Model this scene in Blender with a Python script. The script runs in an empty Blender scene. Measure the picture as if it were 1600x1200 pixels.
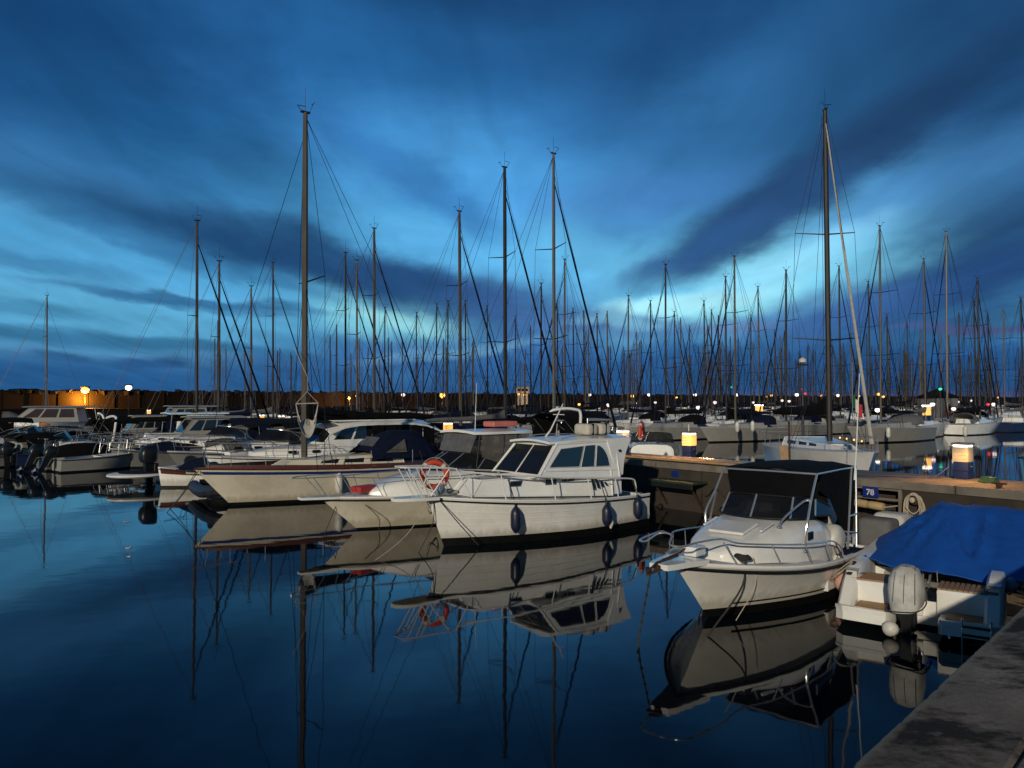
import bpy, math, random
import numpy as np
from mathutils import Vector, Matrix
random.seed(7)
scn = bpy.context.scene
COL = scn.collection
PI = math.pi
rad = math.radians

# ------------------------------------------------------------------ camera
CAM_H = 3.4
F = 1209.0                      # focal length in pixels of a 1600 px wide frame
PITCH = math.atan(25 / F)
cam_data = bpy.data.cameras.new("camera")
cam = bpy.data.objects.new("camera", cam_data)
COL.objects.link(cam)
cam.location = (0, 0, CAM_H)
cam.rotation_euler = (PI / 2 + PITCH, 0, 0)
cam_data.sensor_width = 36
cam_data.lens = 36 * F / 1600
cam_data.clip_start = 0.1
cam_data.clip_end = 6000
scn.camera = cam

def ray(px, py):
    a, b = (px - 800) / F, (600 - py) / F
    c, s = math.cos(PITCH), math.sin(PITCH)
    return Vector((a, c - b * s, s + b * c))
def atz(px, py, z):             # point of that pixel's ray at height z
    d = ray(px, py)
    return Vector((0, 0, CAM_H)) + d * ((z - CAM_H) / d.z)
def atd(px, py, Y):             # ... at depth Y
    d = ray(px, py)
    return Vector((0, 0, CAM_H)) + d * (Y / d.y)

# ------------------------------------------------------------------ sky
def lin(c):
    return tuple((v / 255 / 12.92) if v / 255 <= .04045 else ((v / 255 + .055) / 1.055) ** 2.4 for v in c) + (1,)

world = bpy.data.worlds.new("World")
scn.world = world
world.use_nodes = True
wn, wl = world.node_tree.nodes, world.node_tree.links
wn.clear()
def wnode(t, **kw):
    n = wn.new(t)
    for k, v in kw.items(): setattr(n, k, v)
    return n
def wmath(op, a, b=None, clamp=False):
    n = wnode('ShaderNodeMath', operation=op, use_clamp=clamp)
    for i, v in enumerate((a, b)):
        if v is None: continue
        if isinstance(v, (int, float)): n.inputs[i].default_value = v
        else: wl.new(v, n.inputs[i])
    return n.outputs[0]
tc = wnode('ShaderNodeTexCoord')
sep = wnode('ShaderNodeSeparateXYZ'); wl.new(tc.outputs['Generated'], sep.inputs[0])
az = wmath('ARCTAN2', sep.outputs[0], sep.outputs[1])
el = wmath('ARCSINE', sep.outputs[2])
# slow warp so that cloud edges wander
cmb0 = wnode('ShaderNodeCombineXYZ')
hzf = wmath('ADD', wmath('ABSOLUTE', sep.outputs[2]), 0.12)
wl.new(wmath('DIVIDE', sep.outputs[0], hzf), cmb0.inputs[0])
wl.new(wmath('DIVIDE', sep.outputs[1], hzf), cmb0.inputs[1])
mpw = wnode('ShaderNodeMapping'); mpw.inputs['Scale'].default_value = (1.0, .35, 1)
wl.new(cmb0.outputs[0], mpw.inputs[0])
nz = wnode('ShaderNodeTexNoise'); nz.inputs['Scale'].default_value = 1.6; nz.inputs['Detail'].default_value = 5
nz.inputs['Roughness'].default_value = .55
wl.new(mpw.outputs[0], nz.inputs['Vector'])
nz2 = wnode('ShaderNodeTexNoise'); nz2.inputs['Scale'].default_value = 9; nz2.inputs['Detail'].default_value = 6
nz2.inputs['Roughness'].default_value = .6
mp2 = wnode('ShaderNodeMapping'); mp2.inputs['Scale'].default_value = (1, 1, 2.6)
wl.new(tc.outputs['Generated'], mp2.inputs[0]); wl.new(mp2.outputs[0], nz2.inputs['Vector'])
s1 = wnode('ShaderNodeSeparateColor'); wl.new(nz.outputs['Color'], s1.inputs[0])
s2 = wnode('ShaderNodeSeparateColor'); wl.new(nz2.outputs['Color'], s2.inputs[0])
wa = wmath('ADD', wmath('MULTIPLY', wmath('SUBTRACT', s1.outputs[0], .5), .14), wmath('MULTIPLY', wmath('SUBTRACT', s2.outputs[0], .5), .06))
we = wmath('ADD', wmath('MULTIPLY', wmath('SUBTRACT', s1.outputs[1], .5), .07), wmath('MULTIPLY', wmath('SUBTRACT', s2.outputs[1], .5), .035))
damp = wmath('MINIMUM', wmath('ADD', wmath('MULTIPLY', wmath('ABSOLUTE', el), 4.0), .15), 1.0)
azw = wmath('ADD', az, wa)
elw = wmath('ADD', el, wmath('MULTIPLY', we, damp))
pos = wnode('ShaderNodeCombineXYZ'); wl.new(azw, pos.inputs[0]); wl.new(elw, pos.inputs[1])
ramp = wnode('ShaderNodeValToRGB'); ramp.color_ramp.interpolation = 'EASE'
stops = [(0, (44, 90, 140)), (2.0, (52, 106, 156)), (4.2, (76, 144, 194)), (7.0, (96, 176, 222)), (10.5, (102, 186, 238)),
         (14.5, (80, 154, 216)), (19, (50, 112, 170)), (24, (34, 86, 138)), (29, (26, 68, 116)), (50, (15, 42, 74)), (90, (9, 28, 50))]
els = ramp.color_ramp.elements
while len(els) < len(stops): els.new(0.5)
for e, (a_, c_) in zip(els, stops):
    e.position = a_ / 90; e.color = lin(c_)
wl.new(wmath('DIVIDE', wmath('ABSOLUTE', elw), PI / 2, True), ramp.inputs[0])
cur = ramp.outputs[0]
def cloud(px, py, a, b, ang, colr, k):
    """a soft streak of the sky, placed by direction (azimuth, elevation)"""
    global cur
    if sum(colr) > 430: a, b, k = a * 1.25, b * 1.3, min(1, k + .1)
    d = ray(px, py)
    A, E = math.atan2(d.x, d.y), math.atan2(d.z, math.hypot(d.x, d.y))
    m = wnode('ShaderNodeMapping', vector_type='TEXTURE')
    m.inputs['Location'].default_value = (A, E, 0)
    m.inputs['Rotation'].default_value = (0, 0, rad(-ang))
    m.inputs['Scale'].default_value = (a * 1.55 / F, b * 1.55 / F, 1)
    wl.new(pos.outputs[0], m.inputs[0])
    g = wnode('ShaderNodeTexGradient', gradient_type='SPHERICAL'); wl.new(m.outputs[0], g.inputs[0])
    mr = wnode('ShaderNodeMapRange', interpolation_type='SMOOTHERSTEP'); wl.new(g.outputs['Fac'], mr.inputs[0])
    mr.inputs[2].default_value = .85; mr.inputs[4].default_value = k
    mx = wnode('ShaderNodeMix', data_type='RGBA')
    wl.new(mr.outputs[0], mx.inputs[0]); wl.new(cur, mx.inputs[6]); mx.inputs[7].default_value = lin(colr)
    cur = mx.outputs[2]
for c_ in [
    # bright openings
    (600, 190, 330, 150, 15, (42, 112, 176), .5), (790, 330, 260, 90, 12, (80, 162, 226), .75), (560, 350, 200, 40, 12, (82, 168, 224), .6),
    (200, 400, 280, 24, 8, (74, 154, 204), .6), (130, 495, 330, 32, 4, (90, 168, 208), .75), (250, 560, 330, 14, 3, (84, 136, 174), .5),
    (930, 400, 150, 60, 0, (100, 186, 236), .7), (1090, 455, 240, 46, -8, (124, 214, 240), .95), (1250, 375, 220, 62, -16, (112, 198, 246), .95),
    (1180, 425, 200, 56, -14, (136, 220, 250), .9), (930, 440, 150, 50, 0, (112, 198, 242), .7), (700, 400, 240, 40, 12, (96, 182, 236), .6),
    (1420, 300, 170, 50, -22, (70, 132, 196), .7), (610, 500, 110, 34, 14, (124, 200, 218), .85), (1070, 490, 150, 14, -4, (150, 224, 236), .6),
    # dark upper left and top
    (30, 120, 330, 190, 10, (16, 62, 110), .6), (330, 270, 220, 80, 20, (27, 88, 138), .55), (640, 275, 200, 34, 27, (50, 112, 176), .6),
    (1080, 60, 190, 70, -35, (28, 70, 116), .6), (1150, 210, 260, 110, -28, (48, 104, 156), .7), (1450, 110, 330, 110, -28, (36, 82, 126), .7),
    (1000, 310, 170, 46, -4, (74, 130, 196), .5),
    # long dark bands, left
    (290, 372, 330, 26, 11, (32, 82, 128), .8), (470, 398, 300, 34, 12, (28, 66, 110), .88), (680, 462, 200, 42, 15, (36, 74, 122), .88),
    (330, 412, 230, 14, 14, (46, 104, 152), .6), (60, 407, 140, 12, 8, (50, 112, 158), .6), (300, 465, 200, 8, 5, (38, 88, 134), .8), (330, 478, 130, 6, 6, (42, 96, 142), .6),
    (20, 477, 110, 12, 5, (54, 116, 156), .6), (180, 531, 340, 12, 3.5, (44, 100, 142), .8), (560, 545, 160, 18, 6, (56, 110, 160), .6),
    (60, 598, 420, 40, 0, (36, 86, 138), .85), (115, 556, 55, 7, 6, (40, 86, 132), .8), (245, 566, 45, 10, 0, (36, 80, 128), .85), (490, 580, 110, 26, 0, (42, 92, 146), .8),
    # the great diagonal streak, right
    (1320, 245, 330, 44, -28, (36, 70, 110), .95), (1170, 345, 190, 38, -24, (44, 82, 130), .88), (1080, 385, 110, 20, -22, (52, 96, 152), .7),
    (1560, 395, 210, 90, -28, (36, 72, 114), .88), (1420, 470, 240, 44, -16, (42, 78, 132), .85), (1600, 300, 120, 200, 0, (30, 66, 112), .5),
    # violet bank above the horizon
    (830, 495, 150, 56, 12, (56, 92, 150), .75), (1000, 505, 170, 22, 3, (72, 108, 170), .7), (1270, 495, 150, 34, -8, (66, 108, 168), .6),
    (760, 552, 300, 34, 0, (50, 96, 158), .7), (1120, 590, 480, 44, 0, (40, 88, 144), .85), (1055, 552, 60, 44, 0, (42, 92, 148), .75), (1500, 575, 320, 46, 0, (36, 80, 132), .85),
    (730, 545, 120, 8, -8, (112, 168, 206), .45), (1140, 512, 60, 8, 0, (108, 130, 176), .5), (1520, 512, 90, 8, 2, (84, 84, 134), .6), (1400, 622, 420, 9, 0, (92, 84, 122), .5),
    (1085, 466, 110, 12, -6, (170, 234, 246), .75), (1240, 405, 110, 22, -18, (150, 222, 250), .6), (635, 500, 60, 10, 12, (150, 214, 224), .6), (960, 500, 60, 8, 4, (130, 196, 224), .5),
    (1600, 0, 260, 130, -10, (26, 62, 102), .5), (0, 0, 300, 120, 10, (16, 56, 100), .4),
]: cloud(*c_)
# faint wisps everywhere and a slow dimming away from the sunset
wisp = wnode('ShaderNodeMapRange'); wl.new(nz.outputs['Fac'], wisp.inputs[0])
wisp.inputs[1].default_value = .3; wisp.inputs[2].default_value = .7; wisp.inputs[3].default_value = .84; wisp.inputs[4].default_value = 1.14
wisp2 = wnode('ShaderNodeMapRange'); wl.new(nz2.outputs['Fac'], wisp2.inputs[0])
wisp2.inputs[1].default_value = .3; wisp2.inputs[2].default_value = .7; wisp2.inputs[3].default_value = .93; wisp2.inputs[4].default_value = 1.07
mp3 = wnode('ShaderNodeMapping'); mp3.inputs['Scale'].default_value = (1.7, .5, 1); mp3.inputs['Rotation'].default_value = (0, 0, rad(12)); wl.new(cmb0.outputs[0], mp3.inputs[0])
nz3 = wnode('ShaderNodeTexNoise'); nz3.inputs['Scale'].default_value = 2.2; nz3.inputs['Detail'].default_value = 6; nz3.inputs['Roughness'].default_value = .5; nz3.inputs['Distortion'].default_value = 1.2
wl.new(mp3.outputs[0], nz3.inputs['Vector'])
wisp3 = wnode('ShaderNodeMapRange'); wl.new(nz3.outputs['Fac'], wisp3.inputs[0])
wisp3.inputs[1].default_value = .34; wisp3.inputs[2].default_value = .66; wisp3.inputs[3].default_value = .91; wisp3.inputs[4].default_value = 1.08
dim = wnode('ShaderNodeMapRange'); wl.new(sep.outputs[1], dim.inputs[0])
dim.inputs[1].default_value = -1; dim.inputs[2].default_value = .75; dim.inputs[3].default_value = .42; dim.inputs[4].default_value = 1
fac = wmath('MULTIPLY', wmath('MULTIPLY', wmath('MULTIPLY', wisp.outputs[0], wisp2.outputs[0]), wisp3.outputs[0]), dim.outputs[0])
vm = wnode('ShaderNodeVectorMath', operation='SCALE'); wl.new(cur, vm.inputs[0]); wl.new(fac, vm.inputs['Scale'])
bg = wnode('ShaderNodeBackground'); wl.new(vm.outputs[0], bg.inputs['Color']); bg.inputs['Strength'].default_value = 1.0
wo = wnode('ShaderNodeOutputWorld'); wl.new(bg.outputs[0], wo.inputs[0])
world.cycles.sampling_method = 'MANUAL'; world.cycles.sample_map_resolution = 512

# ------------------------------------------------------------------ key light, low and warm from behind the camera
sun_data = bpy.data.lights.new("sun", 'SUN')
sun = bpy.data.objects.new("sun", sun_data); COL.objects.link(sun)
SUN_DIR = Vector((.33, .88, -.26)).normalized()
sun.rotation_euler = SUN_DIR.to_track_quat('-Z', 'Y').to_euler()
sun_data.energy = 2.45
sun_data.angle = rad(0.9)
sun_data.color = (1.0, .89, .71)

scn.view_settings.view_transform = 'Standard'
scn.view_settings.look = 'None'
scn.view_settings.exposure = 0
scn.view_settings.gamma = 1
scn.view_settings.use_curve_mapping = False
scn.render.engine = 'CYCLES'
scn.cycles.use_denoising = True
scn.cycles.max_bounces = 6
scn.cycles.diffuse_bounces = 2
scn.cycles.glossy_bounces = 4
scn.cycles.transparent_max_bounces = 12
scn.cycles.sample_clamp_indirect = 4
scn.cycles.use_light_tree = True

# ------------------------------------------------------------------ materials
MATS = {}
def mat(name, colr, rough=.5, metal=0.0, var=.12, vscale=3.0, bump=0.0, bscale=20.0, emit=None, estr=0.0, spec=.5, coat=0.0, dirt=None, dirt_amt=0.0, alpha=1.0, stretch=(1, 1, 1)):
    if name in MATS: return MATS[name]
    m = bpy.data.materials.new(name); m.use_nodes = True
    n, l = m.node_tree.nodes, m.node_tree.links
    b = n['Principled BSDF']
    b.inputs['Roughness'].default_value = rough
    b.inputs['Metallic'].default_value = metal
    b.inputs['Specular IOR Level'].default_value = spec
    b.inputs['Coat Weight'].default_value = coat
    b.inputs['Alpha'].default_value = alpha
    tcn = n.new('ShaderNodeTexCoord')
    mp = n.new('ShaderNodeMapping'); mp.inputs['Scale'].default_value = stretch
    oi = n.new('ShaderNodeObjectInfo')
    ad = n.new('ShaderNodeVectorMath'); ad.operation = 'ADD'
    l.new(tcn.outputs['Object'], ad.inputs[0]); l.new(oi.outputs['Random'], ad.inputs[1])
    l.new(ad.outputs[0], mp.inputs[0])
    t = n.new('ShaderNodeTexNoise'); t.inputs['Scale'].default_value = vscale; t.inputs['Detail'].default_value = 6
    l.new(mp.outputs[0], t.inputs['Vector'])
    r = n.new('ShaderNodeMapRange'); l.new(t.outputs['Fac'], r.inputs[0])
    r.inputs[1].default_value = .3; r.inputs[2].default_value = .7; r.inputs[3].default_value = 1 - var; r.inputs[4].default_value = 1 + var
    v = n.new('ShaderNodeVectorMath'); v.operation = 'SCALE'; v.inputs[0].default_value = colr
    l.new(r.outputs[0], v.inputs['Scale'])
    out = v.outputs[0]
    if dirt:
        t2 = n.new('ShaderNodeTexNoise'); t2.inputs['Scale'].default_value = vscale * .7; t2.inputs['Detail'].default_value = 8; t2.inputs['Roughness'].default_value = .7
        mp3 = n.new('ShaderNodeMapping'); mp3.inputs['Location'].default_value = (5.3, 2.1, 7.7); l.new(mp.outputs[0], mp3.inputs[0]); l.new(mp3.outputs[0], t2.inputs['Vector'])
        r2 = n.new('ShaderNodeMapRange'); l.new(t2.outputs['Fac'], r2.inputs[0]); r2.inputs[1].default_value = .46; r2.inputs[2].default_value = .66; r2.inputs[4].default_value = dirt_amt
        mx = n.new('ShaderNodeMix'); mx.data_type = 'RGBA'
        l.new(r2.outputs[0], mx.inputs[0]); l.new(out, mx.inputs[6]); mx.inputs[7].default_value = tuple(dirt) + (1,)
        out = mx.outputs[2]
    l.new(out, b.inputs['Base Color'])
    if bump:
        t3 = n.new('ShaderNodeTexNoise'); t3.inputs['Scale'].default_value = bscale; t3.inputs['Detail'].default_value = 4
        l.new(mp.outputs[0], t3.inputs['Vector'])
        bp = n.new('ShaderNodeBump'); bp.inputs['Strength'].default_value = bump; bp.inputs['Distance'].default_value = .02
        l.new(t3.outputs['Fac'], bp.inputs['Height']); l.new(bp.outputs[0], b.inputs['Normal'])
    if emit:
        b.inputs['Emission Color'].default_value = tuple(emit) + (1,)
        b.inputs['Emission Strength'].default_value = estr
    MATS[name] = m
    return m
white = mat('white_gelcoat', (.80, .79, .74), .22, var=.05, vscale=1.5, coat=.3, dirt=(.52, .47, .38), dirt_amt=.35, bump=.04, bscale=3)
cream = mat('cream_gelcoat', (.66, .60, .47), .35, var=.06, vscale=1.2, dirt=(.38, .33, .24), dirt_amt=.4, bump=.05, bscale=2)
def waterline_stain(m, top=.34, colr=(.26, .22, .14), amt=.5):
    """algae line and weeping rust streaks that follow the waterline of a hull (object z)"""
    n, l = m.node_tree.nodes, m.node_tree.links; b = n['Principled BSDF']; src = b.inputs['Base Color'].links[0].from_socket
    t = n.new('ShaderNodeTexCoord'); sp = n.new('ShaderNodeSeparateXYZ'); l.new(t.outputs['Object'], sp.inputs[0])
    mp = n.new('ShaderNodeMapping'); mp.inputs['Scale'].default_value = (5, 5, .6); l.new(t.outputs['Object'], mp.inputs[0])
    no = n.new('ShaderNodeTexNoise'); no.inputs['Scale'].default_value = 1.6; no.inputs['Detail'].default_value = 6; l.new(mp.outputs[0], no.inputs['Vector'])
    a = n.new('ShaderNodeMath'); a.operation = 'MULTIPLY_ADD'; l.new(no.outputs['Fac'], a.inputs[0]); a.inputs[1].default_value = -.30; l.new(sp.outputs[2], a.inputs[2])
    r = n.new('ShaderNodeMapRange'); l.new(a.outputs[0], r.inputs[0]); r.inputs[1].default_value = top - .28; r.inputs[2].default_value = top - .12; r.inputs[3].default_value = amt; r.inputs[4].default_value = 0
    r2 = n.new('ShaderNodeMapRange'); l.new(no.outputs['Fac'], r2.inputs[0]); r2.inputs[1].default_value = .58; r2.inputs[2].default_value = .74; r2.inputs[4].default_value = .12
    mx = n.new('ShaderNodeMath'); mx.operation = 'MAXIMUM'; l.new(r.outputs[0], mx.inputs[0]); l.new(r2.outputs[0], mx.inputs[1])
    mi = n.new('ShaderNodeMix'); mi.data_type = 'RGBA'; l.new(mx.outputs[0], mi.inputs[0]); l.new(src, mi.inputs[6]); mi.inputs[7].default_value = colr + (1,)
    l.new(mi.outputs[2], b.inputs['Base Color'])
waterline_stain(cream, .30)
whitehull = mat('white_hull_gelcoat', (.80, .79, .74), .20, var=.05, vscale=1.2, coat=.3, dirt=(.55, .50, .40), dirt_amt=.35, bump=.06, bscale=2)
waterline_stain(whitehull, .36)
dimwhite = mat('aged_dimmed_white_gelcoat', (.30, .29, .26), .45, var=.08, vscale=2, dirt=(.28, .25, .2), dirt_amt=.5)  # aged white, darkened in colour to stand in for lamplight fading with distance
greydim = mat('grey_and_dimmed_gelcoat', (.15, .15, .145), .45, var=.08, vscale=2, dirt=(.16, .15, .13), dirt_amt=.5)  # real grey, also put on white boats to make them look dimly lit
navyhull = mat('navy_gelcoat', (.015, .025, .07), .3, var=.1)
deckmat = mat('nonslip_deck', (.66, .66, .64), .7, var=.06, vscale=4, dirt=(.36, .34, .3), dirt_amt=.35, bump=.15, bscale=90)
antifoul = mat('black_antifouling', (.0035, .0035, .004), .5, spec=.3, var=.3, vscale=6, dirt=(.008, .010, .005), dirt_amt=.5)
bluefoul = mat('blue_antifouling', (.01, .02, .06), .6, var=.3, vscale=6)
rubber = mat('black_rubber', (.006, .006, .006), .55, var=.2)
bluepaint = mat('blue_stripe_paint', (.012, .03, .15), .35, var=.1)
steel = mat('stainless_steel', (.60, .60, .58), .24, .75, var=.05)
whitetube = mat('white_painted_tube', (.70, .69, .65), .35, var=.06)
alu = mat('mast_aluminium', (.085, .07, .05), .55, .2, var=.15, vscale=2)  # mast colours darkened to stand in for light falling off
aludark = mat('dark_mast_aluminium', (.022, .019, .016), .6, .1, var=.2, vscale=2)
alulight = mat('pale_mast_aluminium', (.15, .13, .10), .5, .15, var=.1, vscale=2)
wire = mat('rigging_wire', (.03, .03, .033), .5, .6, var=.1)
blackcanvas = mat('black_canvas', (.0035, .0035, .0042), .9, spec=.15, var=.3, vscale=5, bump=.5, bscale=8)
navycanvas = mat('navy_canvas', (.004, .008, .026), .9, spec=.15, var=.25, vscale=5, bump=.5, bscale=8)
greycanvas = mat('grey_canvas', (.12, .12, .12), .85, var=.15, vscale=5, bump=.5, bscale=8)
creamcanvas = mat('cream_canvas', (.48, .44, .36), .85, var=.12, vscale=5, bump=.5, bscale=8)
sailwhite = mat('furled_sail_cloth', (.38, .36, .32), .8, var=.12, vscale=6, bump=.4, bscale=14)
bluetarp = mat('blue_tarpaulin', (.008, .085, .40), .55, var=.12, vscale=4, bump=.25, bscale=7)
glass = mat('dark_window_glass', (.010, .012, .014), .05, var=.1, spec=.6)
tint = mat('tinted_windscreen', (.012, .013, .015), .06, var=.1, spec=.6, alpha=.68)
vinyl = mat('clear_vinyl', (.16, .15, .13), .12, var=.2, vscale=5, bump=.3, bscale=10, spec=.6, alpha=.62)
teak = mat('teak', (.34, .19, .08), .6, var=.2, vscale=8, stretch=(1, 6, 1))
brownwood = mat('varnished_mahogany', (.085, .025, .012), .35, var=.25, vscale=6, stretch=(6, 1, 1), coat=.3)
plank = mat('weathered_plank', (.34, .22, .12), .75, var=.25, vscale=6, stretch=(5, 1, 1), bump=.3, bscale=20)
orange = mat('lifebuoy_orange', (.50, .05, .018), .5, var=.1)
redplastic = mat('red_plastic', (.42, .03, .02), .45, var=.1)
navyfender = mat('navy_fender', (.010, .014, .04), .4, var=.15)
whitefender = mat('white_fender', (.62, .60, .55), .45, var=.08, dirt=(.3, .27, .2), dirt_amt=.5)
pinkfender = mat('pink_buoy', (.62, .34, .28), .45, var=.1)
glasspane = None
tanfoam = mat('tan_foam', (.42, .29, .14), .8, var=.15, bump=.3)
rope = mat('pale_rope', (.46, .40, .30), .9, var=.2, vscale=30, bump=.6, bscale=80)
darkrope = mat('dark_rope', (.03, .028, .025), .9, var=.3, vscale=30)
weed = mat('weed', (.02, .025, .01), .9, var=.3)
rust = mat('rusty_iron', (.065, .030, .016), .8, .3, var=.35, vscale=10, bump=.5)
blueplate = mat('blue_enamel', (.006, .02, .16), .35, var=.08)
pedblue = mat('pedestal_blue', (.008, .018, .075), .45, var=.1)
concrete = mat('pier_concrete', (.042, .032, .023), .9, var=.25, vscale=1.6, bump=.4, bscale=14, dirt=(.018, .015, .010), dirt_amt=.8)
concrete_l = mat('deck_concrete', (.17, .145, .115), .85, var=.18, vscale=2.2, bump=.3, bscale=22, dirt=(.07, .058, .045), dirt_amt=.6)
wallc = mat('seawall_concrete', (.010, .0075, .0055), .95, var=.3, vscale=.15, bump=.5, bscale=1.5, spec=.1, dirt=(.005, .004, .003), dirt_amt=.7)  # colour darkened in place of light fading before the far wall
rock = mat('armour_rock', (.012, .011, .010), .95, spec=.1, var=.4, vscale=.6, bump=1, bscale=2)
netc = mat('net_cord', (.25, .27, .25), .9, var=.2)
plasticblack = mat('black_plastic', (.012, .012, .013), .35, var=.2)
cowlgrey = mat('grey_engine_paint', (.05, .055, .06), .35, var=.15)
lampwarm = mat('lamp_sodium', (.9, .6, .3), .4, emit=(1.0, .42, .06), estr=2.6)
lampwhite = mat('lamp_white', (.9, .9, .9), .4, emit=(1.0, .88, .82), estr=2.2)
lamppink = mat('lamp_pinkish', (.9, .8, .8), .4, emit=(1.0, .74, .72), estr=1.15)
lampgreen = mat('lamp_green', (.1, .8, .5), .4, emit=(.03, .9, .45), estr=1.0)
lampred = mat('lamp_red', (.8, .1, .1), .4, emit=(1.0, .05, .05), estr=1.0)
lantern = mat('lantern_glow', (.8, .6, .3), .5, emit=(1.0, .42, .04), estr=1.0)
lanterndim = mat('lantern_housing', (.50, .42, .28), .5, var=.1, emit=(1.0, .62, .25), estr=.03)
strip = mat('tube_light', (.9, .9, .9), .4, emit=(1.0, .86, .80), estr=4)
flaggreen = mat('flag_green', (.01, .12, .03), .8)
flagwhite = mat('flag_white', (.6, .6, .6), .8)
flagred = mat('flag_red', (.4, .02, .02), .8)

# ------------------------------------------------------------------ mesh builder
class MB:
    def __init__(s): s.v = []; s.f = []
    def add(s, vs, fs):
        o = len(s.v); s.v += [tuple(p) for p in vs]; s.f += [tuple(i + o for i in f) for f in fs]; return s
    def tube(s, pts, r, n=6, closed=False):
        pts = [Vector(p) for p in pts]; k = len(pts)
        rs = r if isinstance(r, (list, tuple)) else [r] * k
        vs, fs = [], []; up = None
        for i, p in enumerate(pts):
            if closed: t = pts[(i + 1) % k] - pts[i - 1]
            else: t = (pts[min(i + 1, k - 1)] - pts[max(i - 1, 0)])
            if t.length < 1e-9: t = Vector((0, 0, 1))
            t.normalize()
            if up is None:
                up = Vector((0, 0, 1)) if abs(t.z) < .9 else Vector((1, 0, 0))
            a = t.cross(up); a.normalize(); b = t.cross(a); up = -b if False else a.cross(t)
            for j in range(n):
                w = 2 * PI * j / n
                vs.append(p + (a * math.cos(w) + b * math.sin(w)) * rs[i])
        for i in range(k if closed else k - 1):
            i2 = (i + 1) % k
            for j in range(n):
                j2 = (j + 1) % n
                fs.append((i * n + j, i * n + j2, i2 * n + j2, i2 * n + j))
        if not closed:
            fs.append(tuple(range(n))[::-1]); fs.append(tuple((k - 1) * n + j for j in range(n)))
        return s.add(vs, fs)
    def box(s, c, d, bev=0.0, rot=None, seg=1):
        x, y, z = d[0] / 2, d[1] / 2, d[2] / 2
        c = Vector(c)
        if bev <= 0:
            vs = [Vector((i * x, j * y, k * z)) for i in (-1, 1) for j in (-1, 1) for k in (-1, 1)]
            fs = [(0, 1, 3, 2), (4, 6, 7, 5), (0, 4, 5, 1), (2, 3, 7, 6), (0, 2, 6, 4), (1, 5, 7, 3)]
        else:
            import bmesh
            bm = bmesh.new(); bmesh.ops.create_cube(bm, size=1)
            for v in bm.verts: v.co = Vector((v.co.x * 2 * x, v.co.y * 2 * y, v.co.z * 2 * z))
            bmesh.ops.bevel(bm, geom=bm.edges[:] , offset=bev, segments=seg, affect='EDGES', profile=.6)
            bm.verts.index_update()
            vs = [v.co.copy() for v in bm.verts]; fs = [tuple(v.index for v in f.verts) for f in bm.faces]; bm.free()
        if rot is not None: vs = [rot @ v for v in vs]
        return s.add([v + c for v in vs], fs)
    def lathe(s, prof, c=(0, 0, 0), n=12, rot=None):
        c = Vector(c); vs, fs = [], []
        for (r, z) in prof:
            for j in range(n):
                w = 2 * PI * j / n
                p = Vector((r * math.cos(w), r * math.sin(w), z))
                vs.append((rot @ p if rot is not None else p) + c)
        for i in range(len(prof) - 1):
            for j in range(n):
                j2 = (j + 1) % n
                fs.append((i * n + j, i * n + j2, (i + 1) * n + j2, (i + 1) * n + j))
        fs.append(tuple(range(n))[::-1]); fs.append(tuple((len(prof) - 1) * n + j for j in range(n)))
        return s.add(vs, fs)
    def grid(s, rows):
        k = len(rows[0]); vs = [p for r in rows for p in r]
        fs = [(i * k + j, i * k + j + 1, (i + 1) * k + j + 1, (i + 1) * k + j) for i in range(len(rows) - 1) for j in range(k - 1)]
        return s.add(vs, fs)
    def slab(s, rows, th):          # a grid with thickness along z
        k = len(rows[0]); n = len(rows)
        top = [Vector(p) for r in rows for p in r]; bot = [p - Vector((0, 0, th)) for p in top]; o = len(top)
        fs = [(i * k + j, i * k + j + 1, (i + 1) * k + j + 1, (i + 1) * k + j) for i in range(n - 1) for j in range(k - 1)]
        fs += [tuple(q + o for q in f[::-1]) for f in fs]
        bd = [(0, j) for j in range(k)] + [(i, k - 1) for i in range(1, n)] + [(n - 1, j) for j in range(k - 2, -1, -1)] + [(i, 0) for i in range(n - 2, 0, -1)]
        ids = [i * k + j for i, j in bd]
        for q in range(len(ids)):
            a, b = ids[q], ids[(q + 1) % len(ids)]; fs.append((a, b, b + o, a + o))
        return s.add(top + bot, fs)
    def prism(s, poly, nrm, t0, t1):
        nrm = Vector(nrm); k = len(poly)
        vs = [Vector(p) + nrm * t0 for p in poly] + [Vector(p) + nrm * t1 for p in poly]
        fs = [tuple(range(k))[::-1], tuple(range(k, 2 * k))] + [(i, (i + 1) % k, k + (i + 1) % k, k + i) for i in range(k)]
        return s.add(vs, fs)
    def mesh(s, name, m, smooth=True, ang=35):
        me = bpy.data.meshes.new(name)
        me.from_pydata(s.v, [], s.f)
        me.validate(); me.materials.append(m)
        if smooth:
            me.polygons.foreach_set('use_smooth', [True] * len(me.polygons))
            me.set_sharp_from_angle(angle=rad(ang))
        me.update(); return me
    def build(s, name, m, parent=None, smooth=True, ang=35):
        o = bpy.data.objects.new(name, s.mesh(name, m, smooth, ang)); COL.objects.link(o)
        if parent is not None: o.parent = parent
        return o

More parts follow.
